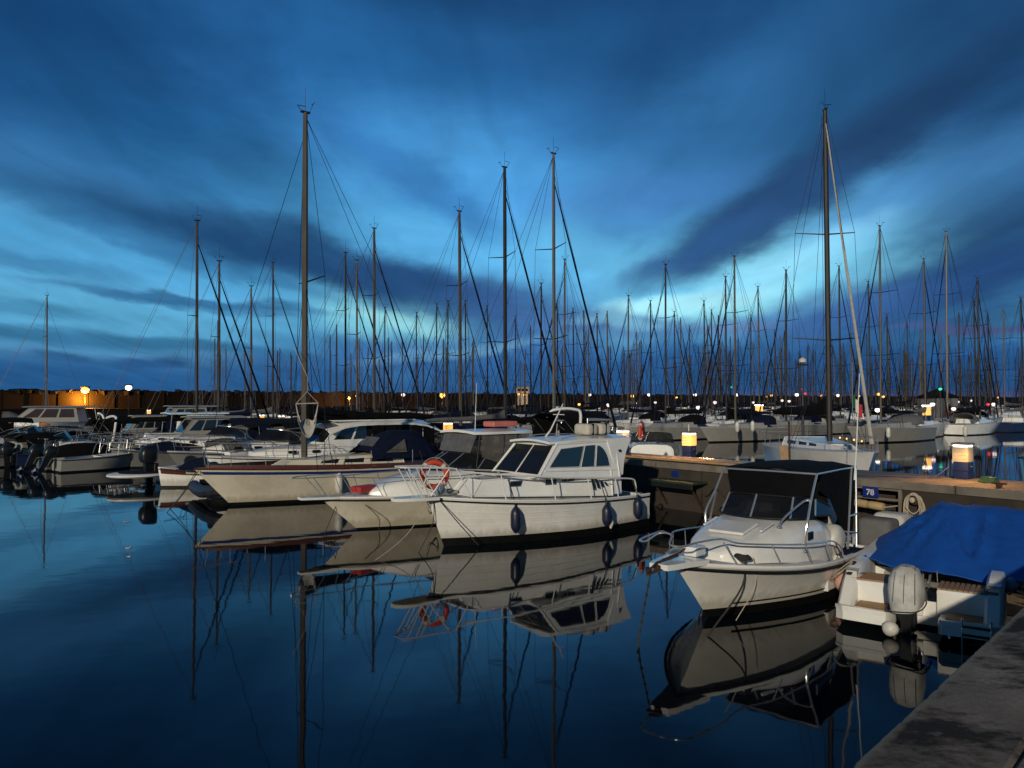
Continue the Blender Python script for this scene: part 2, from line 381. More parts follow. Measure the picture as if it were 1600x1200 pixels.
def tag(o, label=None, cat=None, group=None, kind=None):
    if label: o['label'] = label
    if cat: o['category'] = cat
    if group: o['group'] = group
    if kind: o['kind'] = kind
    return o
def empty(name, loc=(0, 0, 0), rz=0.0, label=None, cat=None, group=None):
    o = bpy.data.objects.new(name, None); COL.objects.link(o)
    o.location = loc; o.rotation_euler = (0, 0, rz); o.empty_display_size = .3
    return tag(o, label, cat, group)
def copy_tree(o, parent=None):
    c = o.copy(); COL.objects.link(c)
    if parent is not None: c.parent = parent
    for ch in o.children: copy_tree(ch, c)
    return c
def smooth_pts(pts, k=4, closed=False):
    pts = [Vector(p) for p in pts]; n = len(pts); out = []
    rng = range(n if closed else n - 1)
    for i in rng:
        p0 = pts[(i - 1) % n] if closed else pts[max(i - 1, 0)]
        p1, p2 = pts[i], pts[(i + 1) % n]
        p3 = pts[(i + 2) % n] if closed else pts[min(i + 2, n - 1)]
        for j in range(k):
            t = j / k
            out.append(.5 * ((2 * p1) + (-p0 + p2) * t + (2 * p0 - 5 * p1 + 4 * p2 - p3) * t * t + (-p0 + 3 * p1 - 3 * p2 + p3) * t ** 3))
    if not closed: out.append(pts[-1])
    return out
def text(name, body, size, m, parent, mx, depth=.004):
    c = bpy.data.curves.new(name, 'FONT'); c.body = body; c.size = size; c.extrude = depth; c.align_x = 'CENTER'; c.align_y = 'CENTER'
    c.resolution_u = 3; c.offset = size * .025
    t = bpy.data.objects.new(name, c); COL.objects.link(t)
    bpy.context.view_layer.update()
    me = bpy.data.meshes.new_from_object(t.evaluated_get(bpy.context.evaluated_depsgraph_get()))
    bpy.data.objects.remove(t)
    me.materials.clear(); me.materials.append(m)
    o = bpy.data.objects.new(name, me); COL.objects.link(o); o.parent = parent
    o.matrix_local = mx
    return o
def frame_mx(origin, xdir, ydir):
    x = Vector(xdir).normalized(); y = Vector(ydir).normalized(); z = x.cross(y).normalized(); y = z.cross(x)
    return Matrix(((x.x, y.x, z.x, origin[0]), (x.y, y.y, z.y, origin[1]), (x.z, y.z, z.z, origin[2]), (0, 0, 0, 1)))

# ------------------------------------------------------------------ hulls
class Hull:
    """+y is the bow, the transom is at y=0, z=0 is the waterline"""
    def __init__(s, L, B, fb, fs, rake=.5, wl=.85, st=.85, p=2.2, flare=1.4, boot=.1, draft=.35, pm=.42, knuckle=0.0, sp=2.0, tr=0.0):
        s.L, s.B, s.fb, s.fs, s.rake, s.wl, s.st, s.p, s.flare, s.boot, s.draft, s.pm, s.kn, s.sp, s.tr = L, B, fb, fs, rake, wl, st, p, flare, boot, draft, pm, knuckle, sp, tr
    def sheer(s, t): return s.fs + (s.fb - s.fs) * t ** s.sp
    def shape(s, t, p):
        if t < s.pm: return s.st + (1 - s.st) * math.sin(PI / 2 * t / s.pm)
        return max(0.0, 1 - ((t - s.pm) / (1 - s.pm)) ** p)
    def half(s, t, z):
        bs = s.B / 2 * s.shape(t, s.p); bw = s.B / 2 * s.wl * s.shape(t, s.p * .62)
        sh = s.sheer(t)
        if z >= 0:
            u = min(z / sh, 1.0)
            h = bw + (bs - bw) * u ** s.flare
            if s.kn: h += s.kn * math.exp(-((u - .38) / .07) ** 2) * s.shape(t, 1.2)
            return h
        return bw * math.sqrt(max(0.0, 1 - (z / -s.draft) ** 2 * .95))
    def y(s, t, z):
        u = max(-.3, min(1, z / s.sheer(t)))
        return t * (s.L - s.rake * (1 - u)) - s.tr * (1 - t) * u
    def pt(s, t, z, side, off=0.0): return Vector((side * (s.half(t, z) + off), s.y(t, z), z))
    def sh(s, t, side, off=0.0, dz=0.0):
        z = s.sheer(t); p = s.pt(t, z, side, off); p.z += dz; return p
    def ts(s, n, a=0.0, b=1.0): return [a + (b - a) * math.sin(PI / 2 * i / n) if b == 1.0 and a == 0.0 else a + (b - a) * i / n for i in range(n + 1)]
    def band(s, za, zb, n=22, m=6, a=0.0, b=1.0, off=0.0, sides=(-1, 1), cap=True):
        """za, zb: functions of t"""
        mb = MB(); T = s.ts(n, a, b)
        for sd in sides:
            rows = [[s.pt(t, za(t) + (zb(t) - za(t)) * j / m, sd, off) for j in range(m + 1)] for t in T]
            mb.grid(rows)
        if cap and a == 0.0:
            rows = [[Vector((w * s.half(0, z), s.y(0, z) , z)) for w in (-1, -.5, 0, .5, 1)] for z in [za(0) + (zb(0) - za(0)) * j / m for j in range(m + 1)]]
            mb.grid(rows)
        return mb
    def deck(s, a=0.0, b=1.0, n=18, drop=.0, camber=.05, inset=.0):
        mb = MB(); rows = []
        for t in s.ts(n, a, b):
            w = max(0.0, s.half(t, s.sheer(t)) - inset); yy = s.y(t, s.sheer(t)); z = s.sheer(t) - drop
            rows.append([Vector((q * w, yy, z + camber * (1 - q * q))) for q in (-1, -.66, -.33, 0, .33, .66, 1)])
        return mb.grid(rows)
    def well(s, a, b, sw, zf, n=8, stern=True):
        """side decks, inner walls and floor of an open cockpit from station a to b"""
        sd, inn = MB(), MB(); T = [a + (b - a) * i / n for i in range(n + 1)]
        for q in (-1, 1):
            sd.grid([[s.sh(t, q), s.sh(t, q, -sw)] for t in T])
            inn.grid([[s.sh(t, q, -sw), Vector((q * (s.half(t, s.sheer(t)) - sw - .02), s.y(t, s.sheer(t)), zf))] for t in T])
        inn.grid([[Vector((q * (s.half(t, s.sheer(t)) - sw - .02), s.y(t, s.sheer(t)), zf)) for q in (-1, 0, 1)] for t in T])
        t = b; w = s.half(t, s.sheer(t)) - sw; y = s.y(t, s.sheer(t))
        inn.grid([[Vector((-w, y, zf)), Vector((w, y, zf))], [Vector((-w, y, s.sheer(t))), Vector((w, y, s.sheer(t)))]])
        if not stern: return sd, inn
        t = a; w = s.half(t, s.sheer(t)) - sw; y = s.y(t, s.sheer(t)) + .07
        inn.grid([[Vector((-w, y, zf)), Vector((w, y, zf))], [Vector((-w, y, s.sheer(t))), Vector((w, y, s.sheer(t)))]])
        sd.grid([[Vector((-w - sw, y - .07, s.sheer(t))), Vector((w + sw, y - .07, s.sheer(t)))], [Vector((-w - sw, y, s.sheer(t))), Vector((w + sw, y, s.sheer(t)))]])
        return sd, inn
    def rail(s, a, b, r, dz=0.0, off=0.0, n=20, sides=(-1, 1), close_bow=True):
        mb = MB(); T = [a + (b - a) * i / n for i in range(n + 1)]
        for q in sides: mb.tube([s.sh(t, q, off, dz) for t in T], r, 6)
        return mb

def frustum(y0b, y1b, y0t, y1t, wbr, wbf, wtr, wtf, z0, z1, z0f=None, z1f=None):
    z0f = z0 if z0f is None else z0f; z1f = z1 if z1f is None else z1f
    c = dict(A=Vector((-wbr, y0b, z0)), B=Vector((wbr, y0b, z0)), C=Vector((wbf, y1b, z0f)), D=Vector((-wbf, y1b, z0f)),
             E=Vector((-wtr, y0t, z1)), F=Vector((wtr, y0t, z1)), G=Vector((wtf, y1t, z1f)), H=Vector((-wtf, y1t, z1f)))
    faces = dict(port=[c['A'], c['D'], c['H'], c['E']], stbd=[c['B'], c['C'], c['G'], c['F']],
                 front=[c['C'], c['D'], c['H'], c['G']], rear=[c['A'], c['B'], c['F'], c['E']], top=[c['E'], c['F'], c['G'], c['H']])
    return c, faces
def frustum_mb(c, bev=.03, crown=0.0):
    mb = MB(); r = bev * .75
    for q in ('ADHE', 'BCGF', 'CDHG', 'ABFE', 'EFGH', 'ABCD'):
        f = [c[k] for k in q]
        mb.grid([[bil(f, u / 6, v / 6) for u in range(7)] for v in range(7)])
    for q in ('AD', 'BC', 'CD', 'AB', 'AE', 'BF', 'CG', 'DH', 'EF', 'FG', 'GH', 'HE'):
        if r > 0: mb.tube([c[q[0]], c[q[0]].lerp(c[q[1]], .5), c[q[1]]], r * .55, 8)
    return mb
def bil(face, u, v):
    a, b, c, d = face
    return a * (1 - u) * (1 - v) + b * u * (1 - v) + c * u * v + d * (1 - u) * v
def face_n(face, centre):
    n = (face[1] - face[0]).cross(face[3] - face[0]).normalized()
    return n if n.dot(bil(face, .5, .5) - centre) > 0 else -n
def pane(face, uv, centre, off=.004, th=.012, mb=None):
    n = face_n(face, centre); mb = mb or MB(); off += .010; th += .014
    return mb.prism([bil(face, u, v) for u, v in uv], n, off - th, off)
def pane_frame(face, uv, centre, r=.012, off=.006):
    off += .010
    n = face_n(face, centre)
    return MB().tube([bil(face, u, v) + n * off for u, v in uv], r, 5, closed=True)

HA = Vector((-.79, -.61, 0)).normalized()        # bows towards us, moored at the near side of the pier
HB = -HA
def rz_of(h): return math.atan2(-h[0], h[1])

def outboard(parent, x, y, z, cowl_mat, s=1.0, tilt=0.0, leg_mat=None, cover=False):
    """engine as a part with sub-parts; the cowl is the part, its leg and propeller are sub-parts"""
    R = Matrix.Rotation(tilt, 3, 'X'); o = Vector((x, y, z)); leg_mat = leg_mat or plasticblack
    def T(p): return o + R @ (Vector(p) * s)
    cb = MB()
    prof = [(-.26, .0, .17, .20), (-.27, .10, .20, .25), (-.27, .28, .20, .26), (-.25, .42, .18, .24), (-.20, .50, .13, .18), (-.17, .53, .06, .10)]
    rows = []
    for (yc, zz, wx, wy) in prof:
        k = 1.14 if cover else 1.0
        rows.append([T(((abs(math.cos(a)) ** .6) * math.copysign(wx * k, math.cos(a)), yc + (abs(math.sin(a)) ** .6) * math.copysign(wy * k, math.sin(a)), zz * (1.08 if cover else 1))) for a in [2 * PI * i / 16 for i in range(17)]])
    cb.grid(rows); cb.add([rows[-1][i] for i in range(16)], [tuple(range(16))]); cb.add([rows[0][i] for i in range(16)], [tuple(range(16))])
    c = cb.build('outboard_motor', cowl_mat, parent, ang=50)
    lg = MB()
    for (zz, wx, y0, y1, z2, wx2, y02, y12) in [(0, .09, -.40, -.12, -.55, .055, -.34, -.14), (-.55, .055, -.34, -.14, -.95, .03, -.33, -.16), (-.95, .03, -.33, -.16, -1.12, .012, -.30, -.20)]:
        vs = [T((-wx, y0, zz)), T((wx, y0, zz)), T((wx, y1, zz)), T((-wx, y1, zz)), T((-wx2, y02, z2)), T((wx2, y02, z2)), T((wx2, y12, z2)), T((-wx2, y12, z2))]
        lg.add(vs, [(0, 1, 2, 3), (4, 7, 6, 5), (0, 4, 5, 1), (1, 5, 6, 2), (2, 6, 7, 3), (3, 7, 4, 0)])
    lg.tube([T((0, -.12, -.80)), T((0, -.25, -.80)), T((0, -.46, -.80))], [.02 * s, .06 * s, .045 * s], 8)
    lg.add([T((-.14, -.50, -.62)), T((.14, -.50, -.62)), T((.10, -.12, -.62)), T((-.10, -.12, -.62)), T((-.14, -.50, -.64)), T((.14, -.50, -.64)), T((.10, -.12, -.64)), T((-.10, -.12, -.64))], [(0, 1, 2, 3), (7, 6, 5, 4), (0, 4, 5, 1), (1, 5, 6, 2), (2, 6, 7, 3), (3, 7, 4, 0)])
    lg.build('engine_leg', leg_mat, c)
    br = MB(); br.box(T((0, -.06, -.20)), (.24 * s, .14 * s, .34 * s), .02 * s, R)
    br.build('mounting_bracket', leg_mat, c)
    pr = MB()
    for k in range(3):
        a = k * 2 * PI / 3
        q = [(0, -.47, 0), (.10, -.44, .05), (.15, -.47, .11), (.06, -.51, .15), (-.03, -.50, .08)]
        pts = [T((px_ * math.cos(a) - pz * math.sin(a), py_, -.80 + px_ * math.sin(a) + pz * math.cos(a))) for px_, py_, pz in q]
        n = (pts[1] - pts[0]).cross(pts[2] - pts[0]).normalized()
        pr.prism(pts, n, -.004, .004)
    pr.build('propeller', steel, c)
    return c

def fender(name, p, m, r, h, label, group=None, top=None, cat='fender'):
    """hangs on a line from 'top'"""
    root = empty(name, p, 0, label, cat, group)
    k = r
    prof = [(.02, -h / 2 - .06), (k * .5, -h / 2 - .02), (k * .9, -h / 2 + k * .5), (k, -h / 2 + k), (k, h / 2 - k), (k * .9, h / 2 - k * .5), (k * .5, h / 2 + .02), (.03, h / 2 + .05), (.028, h / 2 + .10)]
    MB().lathe(prof, n=14).build('body', m, root, ang=50)
    MB().lathe([(.035, h / 2 + .045), (.04, h / 2 + .07), (.03, h / 2 + .13)], n=8).build('end_cap', rubber, root)
    if top is not None:
        t = Vector(top) - Vector(p)
        MB().tube([(0, 0, h / 2 + .08), t * .5 + Vector((0, 0, .05 + h / 4)), t], .012, 5).build('lanyard', darkrope, root)
    return root
def lifebuoy(p, rz, label, R=.31, r=.065, tilt=0.0):
    root = empty('lifebuoy', p, rz, label, 'lifebuoy')
    root.rotation_euler = (tilt, 0, rz)
    pts = [(R * math.cos(a) * 0.82, 0, R * math.sin(a) * .82) for a in [2 * PI * i / 28 for i in range(28)]]
    MB().tube(pts, r, 10, closed=True).build('ring', orange, root, ang=60)
    for k in range(4):
        a0 = PI / 4 + k * PI / 2
        q = [(R * .82 * math.cos(a0 + d), 0, R * .82 * math.sin(a0 + d)) for d in (-.13, -.04, .04, .13)]
        MB().tube(q, r + .006, 10).build('reflective_band', whitefender, root, ang=60)
    gl = []
    for i in range(32):
        a = 2 * PI * i / 32; rr = R * .82 + r + .012 + .03 * abs(math.sin(2 * (a - PI / 4)))
        gl.append((rr * math.cos(a), 0, rr * math.sin(a)))
    MB().tube(gl, .007, 4, closed=True).build('grab_line', rope, root)
    return root

# ================================================================== SETTING
# water
wm = bpy.data.materials.new('harbour_water'); wm.use_nodes = True
n, l = wm.node_tree.nodes, wm.node_tree.links
b = n['Principled BSDF']
b.inputs['Base Color'].default_value = (.0015, .004, .007, 1); b.inputs['Roughness'].default_value = .028
b.inputs['IOR'].default_value = 1.31
g = n.new('ShaderNodeNewGeometry')
def wnoise(scale, sx, sy, det):
    mp = n.new('ShaderNodeMapping'); mp.inputs['Scale'].default_value = (sx, sy, 1); l.new(g.outputs['Position'], mp.inputs[0])
    t = n.new('ShaderNodeTexNoise'); t.inputs['Scale'].default_value = scale; t.inputs['Detail'].default_value = det; l.new(mp.outputs[0], t.inputs['Vector'])
    return t.outputs['Fac']
a1, a2 = wnoise(.9, 1, 1.3, 2), wnoise(4.5, 1, 1.6, 2)
patch = n.new('ShaderNodeMapRange'); l.new(wnoise(.11, 1, 1.5, 2), patch.inputs[0]); patch.inputs[1].default_value = .48; patch.inputs[2].default_value = .72; patch.inputs[3].default_value = .12; patch.inputs[4].default_value = 1.0
m1 = n.new('ShaderNodeMath'); m1.operation = 'MULTIPLY'; l.new(a2, m1.inputs[0]); l.new(patch.outputs[0], m1.inputs[1])
m1b = n.new('ShaderNodeMath'); m1b.operation = 'MULTIPLY'; l.new(m1.outputs[0], m1b.inputs[0]); m1b.inputs[1].default_value = .16
m2 = n.new('ShaderNodeMath'); m2.operation = 'ADD'; l.new(a1, m2.inputs[0]); l.new(m1b.outputs[0], m2.inputs[1])
bp = n.new('ShaderNodeBump'); bp.inputs['Strength'].default_value = 1; bp.inputs['Distance'].default_value = .0024; l.new(m2.outputs[0], bp.inputs['Height'])
l.new(bp.outputs[0], b.inputs['Normal'])
tag(MB().add([(-1500, -60, 0), (1500, -60, 0), (1500, 2500, 0), (-1500, 2500, 0)], [(0, 1, 2, 3)]).build('water', wm), kind='structure')
tag(MB().add([(-1500, -60, -3), (1500, -60, -3), (1500, 2500, -3), (-1500, 2500, -3)], [(0, 1, 2, 3)]).build('seabed', rock), kind='structure')

# quay in the foreground (right)
QA, QB = Vector((4.32, 6.53, 0)), Vector((1.51, 3.57, 0))
qd = (QA - QB).normalized(); qn = Vector((qd.y, -qd.x, 0))     # qn points inland (right)
QZ = 1.70
qm = bpy.data.materials.new('worn_quay_concrete'); qm.use_nodes = True
n, l = qm.node_tree.nodes, qm.node_tree.links
b = n['Principled BSDF']; b.inputs['Roughness'].default_value = .85; b.inputs['Specular IOR Level'].default_value = .12
g = n.new('ShaderNodeNewGeometry')
def qnoise(sc, det, ro=.6, loc=0, st=(1, 1, 1)):
    mp = n.new('ShaderNodeMapping'); mp.inputs['Location'].default_value = (loc, loc * .7, loc * .3); mp.inputs['Scale'].default_value = st; mp.inputs['Rotation'].default_value = (0, 0, -.8); l.new(g.outputs['Position'], mp.inputs[0])
    t = n.new('ShaderNodeTexNoise'); t.inputs['Scale'].default_value = sc; t.inputs['Detail'].default_value = det; t.inputs['Roughness'].default_value = ro; l.new(mp.outputs[0], t.inputs['Vector']); return t.outputs['Fac']
def qrange(v, a, b_, c=0, d=1):
    r = n.new('ShaderNodeMapRange'); l.new(v, r.inputs[0]); r.inputs[1].default_value = a; r.inputs[2].default_value = b_; r.inputs[3].default_value = c; r.inputs[4].default_value = d; return r.outputs[0]
def qmix(f, a, c):
    mx = n.new('ShaderNodeMix'); mx.data_type = 'RGBA'
    l.new(f, mx.inputs[0])
    for i, v in ((6, a), (7, c)):
        if isinstance(v, tuple): mx.inputs[i].default_value = v + (1,)
        else: l.new(v, mx.inputs[i])
    return mx.outputs[2]
c0 = qmix(qrange(qnoise(1.2, 8), .35, .65), (.20, .17, .14), (.36, .31, .26))
c0 = qmix(qrange(qnoise(1.1, 9, .72, 3.1, (1, 1.8, 1)), .485, .58), c0, (.050, .043, .036))
c0 = qmix(qrange(qnoise(3.4, 7, .7, 8.7), .58, .70, 0, .7), c0, (.17, .085, .06))
c0 = qmix(qrange(qnoise(26, 4, .6, 1), .60, .72, 0, .6), c0, (.04, .035, .03))
c0 = qmix(qrange(qnoise(7, 6, .7, 5), .62, .7, 0, .5), c0, (.42, .39, .34))
# pale, slightly green worn arris along the edge
vs_ = n.new('ShaderNodeVectorMath'); vs_.operation = 'SUBTRACT'; l.new(g.outputs['Position'], vs_.inputs[0]); vs_.inputs[1].default_value = tuple(QB)
vd_ = n.new('ShaderNodeVectorMath'); vd_.operation = 'DOT_PRODUCT'; l.new(vs_.outputs[0], vd_.inputs[0]); vd_.inputs[1].default_value = tuple(qn)
ed = n.new('ShaderNodeMath'); ed.operation = 'MULTIPLY_ADD'; l.new(qnoise(9, 6, .7, 2), ed.inputs[0]); ed.inputs[1].default_value = -.09; l.new(vd_.outputs['Value'], ed.inputs[2])
c0 = qmix(qrange(ed.outputs[0], -.02, .015, .75, 0), c0, (.34, .33, .26))
l.new(c0, b.inputs['Base Color'])
bp = n.new('ShaderNodeBump'); bp.inputs['Strength'].default_value = 1; bp.inputs['Distance'].default_value = .035
l.new(qnoise(16, 10, .8), bp.inputs['Height']); l.new(bp.outputs[0], b.inputs['Normal'])
def qp(s, t, z): return QB + qd * s + qn * t + Vector((0, 0, z))
# one worn coping along the edge with a chipped arris, and the paving behind it
random.seed(3)
q = MB()
S = [-6 + .05 * i for i in range(470)]
rows = []
for s_ in S:
    ch = random.uniform(-.003, .003) + (random.random() ** 14) * .03
    dz = random.uniform(-.003, .002)
    rows.append([qp(s_, .02, -2.5), qp(s_, 0.0 + ch * .3, QZ - .02 + dz), qp(s_, .008 + ch * .6, QZ - .006 + dz * .5), qp(s_, .03 + ch, QZ), qp(s_, .52, QZ), qp(s_, .545, QZ - .02)])
q.grid(rows)
quay = q.build('quay_coping', qm, ang=25); tag(quay, kind='structure')
q = MB(); q.grid([[qp(s_, .55, QZ - .02), qp(s_, .57, QZ), qp(s_, 30, QZ)] for s_ in (-6, 0, 6, 12, 17)])
tag(q.build('quay', qm), kind='structure')

# concrete pier with panels, slabs and its pedestals
PD = Vector((-.608, .794, 0)).normalized(); PN = Vector((-.794, -.608, 0)).normalized()   # along it; towards us
P0 = Vector((10.9, 16.5, 0)); PZ = 1.45; PW = 2.3
def pp(s_, t, z): return P0 + PD * s_ + PN * (-t) + Vector((0, 0, z))
pier = empty('pier'); tag(pier, kind='structure')
def pbox(s0, s1, t0, t1, z0, z1, jit=0.0):
    vs = [pp(s_, t, z) for s_ in (s0, s1) for t in (t0, t1) for z in (z0, z1)]
    return vs, [(0, 1, 3, 2), (4, 6, 7, 5), (0, 4, 5, 1), (2, 3, 7, 6), (0, 2, 6, 4), (1, 5, 7, 3)]
PIER_END = 96
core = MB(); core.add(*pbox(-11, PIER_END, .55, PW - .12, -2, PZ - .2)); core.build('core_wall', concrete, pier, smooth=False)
slab_me = None; k = 0
s_ = -10.6
while s_ < PIER_END:
    w = 2.98
    vs, fs = pbox(s_ + .012, s_ + w - .012, 0, PW, PZ - .19, PZ - .004 * (k % 3))
    MB().add(vs, fs).build('deck_slab', concrete_l, pier, smooth=False); k += 1
    s_ += 3.0
s_ = -9.4
while s_ < 60:
    if not (2.5 < s_ < 2.7):
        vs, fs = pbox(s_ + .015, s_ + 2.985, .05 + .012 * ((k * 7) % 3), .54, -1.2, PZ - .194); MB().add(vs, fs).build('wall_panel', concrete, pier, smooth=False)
    s_ += 3.0; k += 1
# open bay with rails (where the berth number hangs)
for z in (.98, 1.22):
    m_ = MB(); m_.add(*pbox(2.62, 5.56, .06, .12, z - .025, z + .025)); m_.build('bay_rail', concrete_l, pier, smooth=False)
for q_ in (2.62, 4.05, 5.48):
    m_ = MB(); m_.add(*pbox(q_, q_ + .08, .045, .13, .2, PZ - .2)); m_.build('bay_post', concrete_l, pier, smooth=False)
pw_mx = frame_mx((0, 0, 0), -PD, (0, 0, 1))
def wall_frame(s_, z, out=.0):   # a frame on the pier face: x to the right, y up
    m_ = frame_mx(pp(s_, -out, z), -PD, Vector((0, 0, 1))); return m_
sg = empty('berth_sign', pp(3.35, -.02, 1.13), 0, 'blue plate reading 78 fixed below the pier deck beside the rope coil', 'sign')
sg.rotation_euler = (0, 0, math.atan2(-PD.y, -PD.x))
MB().box((0, 0, 0), (.40, .02, .26), .008).build('plate', blueplate, sg)
text('number', '78', .20, whitefender, sg, frame_mx((0, -.012, -.01), (1, 0, 0), (0, 0, 1)))
sg = empty('berth_sign', pp(9.6, .02, 1.10), 0, 'small blue plate under the lit gangway behind the cabin cruiser stern', 'sign')
sg.rotation_euler = (0, 0, math.atan2(-PD.y, -PD.x))
MB().box((0, 0, 0), (.32, .02, .18), .008).build('plate', blueplate, sg)
# coil of mooring rope on a round rusty hook
cr = empty('rope_coil', pp(2.25, -.03, .98), 0, 'pale rope coiled over a rusty round hook on the pier wall', 'rope')
cr.rotation_euler = (0, 0, math.atan2(-PD.y, -PD.x))
random.seed(11)
lp = MB()
for k in range(11):
    rx, top, bot = random.uniform(.13, .25), random.uniform(.16, .22), random.uniform(.22, .80)
    yy = -.04 - .014 * k
    lp.tube(smooth_pts([(-.06, yy, top), (-rx * .9, yy, top - .14), (-rx, yy, -bot * .5), (0, yy, -bot), (rx, yy, -bot * .5), (rx * .9, yy, top - .14), (.06, yy, top)], 4, True), .013, 5, True)
lp.build('loops', rope, cr)
Rx = Matrix.Rotation(PI / 2, 3, 'X')
MB().lathe([(.14, 0), (.15, .03), (.12, .09), (.05, .12), (.04, .16)], (0, 0, .08), 14, Rx).build('hook', rust, cr)
MB().lathe([(.06, .16), (.065, .2), (.02, .23)], (0, 0, .08), 12, Rx).build('hook_cap', rope, cr)
# fat foam fender hung level
fr = empty('foam_fender', pp(3.55, -.12, .84), 0, 'long tan foam fender in three sections hung level on the pier face', 'fender')
fr.rotation_euler = (0, rad(3), math.atan2(-PD.y, -PD.x))
Ry = Matrix.Rotation(PI / 2, 3, 'Y')
for k in range(3):
    MB().lathe([(.05, -.19), (.09, -.18), (.10, -.13), (.10, .13), (.09, .18), (.05, .19)], (-.4 + .4 * k, 0, 0), 12, Ry).build('section', tanfoam, fr)
MB().tube([(-.7, 0, .02), (.62, 0, 0), (.9, .02, .08)], .014, 5).build('line', rope, fr)
# drooping hose / lines on the left wall
hs = MB().tube(smooth_pts([pp(6.9, -.03, 1.1), pp(7.2, -.05, .75), pp(7.6, -.05, .55), pp(8.0, -.06, .82), pp(8.35, -.05, .55), pp(8.7, -.05, .72), pp(9.3, -.04, .68), pp(10.2, -.04, .78)], 6), .016, 5).build('mooring_line', darkrope)
tag(hs, 'dark line looped along the brown pier wall left of the black canopy', 'rope')
hs = MB().tube(smooth_pts([pp(6.7, -.03, .95), pp(6.95, -.06, .95), pp(7.3, -.06, .75), pp(7.5, -.06, .9), pp(7.15, -.07, 1.05), pp(6.9, -.06, .8), pp(7.35, -.06, .48)], 6), .02, 5).build('mooring_line', darkrope)
tag(hs, 'knotted dark rope hanging on the pier wall beside the canopy', 'rope')

def pedestal(s_, t, label, glow, face=0.0, lit=True):
    r = empty('power_pedestal', pp(s_, t, PZ), math.atan2(-PD.y, -PD.x) + face, label, 'service pedestal', 'power pedestals along the pier')
    MB().box((0, 0, .21), (.34, .30, .42), .02, seg=2).build('base', pedblue, r)
    MB().box((0, 0, .22), (.37, .335, .03), .006).build('band', pedblue, r)
    MB().box((0, 0, .60), (.37, .32, .36), .02, seg=2).build('lantern', glow, r)
    for k in range(3): MB().box((.0, -.165, .50 + .09 * k), (.30, .012, .018)).build('louvre', creamcanvas, r)
    MB().box((0, 0, .865), (.42, .38, .05), .015, seg=2).build('cap', greydim, r)
    for q in (-1, 1): MB().box((0, q * .13, .815), (.34, .05, .045), .01).build('tube_lamp', strip, r)
    for k in (-1, 1):
        MB().lathe([(.035, 0), (.035, .03), (.02, .05)], (k * .175, 0, .3), 8, Matrix.Rotation(k * PI / 2, 3, 'Y')).build('socket', rubber, r)
    return r
peds = [(2.0, 1.9, 'nearest pedestal with blue base and dim lantern on the right of the pier', lanterndim),
        (10.6, 1.9, 'pedestal with bright amber lantern beside the wooden gangway', lantern),
        (13.3, 1.5, 'pedestal with white tube light beside the lifebuoy on the white stern', lanterndim),
        (25.1, 1.6, 'pedestal with amber lantern behind the white hardtop', lantern),
        (28.5, .8, 'pedestal on a dark blue base just left of the white hardtop', lanterndim),
        (37.5, 1.5, 'pedestal glowing behind the hammock chair', lantern),
        (46.5, 1.5, 'pedestal glowing above the arched white roof', lanterndim),
        (50.5, 1.5, 'pedestal glowing left of the arched white roof', lantern),
        (63.0, 1.5, 'pedestal lamp beside the blue sail cover on the left', lantern),
        (65.5, .8, 'pinkish pedestal lamp just right of its twin on the left', lanterndim),
        (86.0, 1.5, 'farthest pedestal on the left, in front of the sea wall', lantern)]
for i, (s_, t, lab, gl) in enumerate(peds):
    p = pedestal(s_, t, lab, gl)
for (s_, t, e, c) in [(2.0, 1.0, 110, (1, .50, .17)), (10.6, 1.0, 110, (1, .46, .14)), (13.3, 1.2, 30, (1, .7, .5)), (26.5, 1.2, 12, (1, .6, .3)), (37.5, 1.4, 10, (1, .55, .25)), (48, 1.4, 12, (1, .6, .3)), (64, 1.4, 14, (1, .6, .35))]:
    ld = bpy.data.lights.new('lamp_light', 'SPOT'); ld.energy = e * 1.4; ld.color = c; ld.shadow_soft_size = .10; ld.spot_size = rad(136); ld.spot_blend = .35    # the hooded lantern throws its light down on the deck
    lo = bpy.data.objects.new('lamp_light', ld); COL.objects.link(lo); lo.location = pp(s_ - .5, t, PZ + 1.15)

# cleats, hose and cable on the pier deck
for (s_, t, lab) in ((.6, .30, 'iron cleat on the pier edge right of the nearest pedestal'), (4.6, .30, 'iron cleat on the pier edge left of the berth number'), (11.9, .30, 'iron cleat on the pier edge by the cabin cruiser stern'), (-1.6, .30, 'iron cleat on the pier edge at the right border')):
    r = empty('mooring_cleat', pp(s_, t, PZ), math.atan2(-PD.y, -PD.x), lab, 'cleat')
    MB().tube([(-.16, 0, .11), (0, 0, .10), (.16, 0, .11)], [.02, .032, .02], 8).build('horn', rust, r); MB().box((0, 0, .05), (.12, .08, .10), .02).build('base', rust, r)
hz = MB().tube(smooth_pts([pp(2.2, 1.6, PZ + .3), pp(2.5, 1.3, PZ + .02), pp(3.2, .9, PZ + .02), pp(3.9, .5, PZ + .02), pp(4.1, .12, PZ + .02), pp(4.12, -.04, PZ - .15), pp(4.1, -.06, PZ - .7)], 6), .014, 6).build('shore_cable', mat('blue_cable', (.01, .03, .12), .5)); tag(hz, 'blue shore cable running from the nearest pedestal over the pier edge', 'cable')
hz = MB()
for k in range(5): hz.tube([pp(1.2 + (.22 - .012 * k) * math.cos(a), 1.35 + (.20 - .01 * k) * math.sin(a), PZ + .02 + .025 * k) for a in [2 * PI * i / 20 for i in range(20)]], .013, 5, True)
tag(hz.build('hose', mat('green_hose', (.02, .08, .04), .5)), 'coiled garden hose lying on the pier right of the nearest pedestal', 'hose')
p = pp(7.2, PW + .25, 0); r = empty('mooring_pile', p, 0, 'thin orange pole with a pale board behind the black canopy', 'pole')
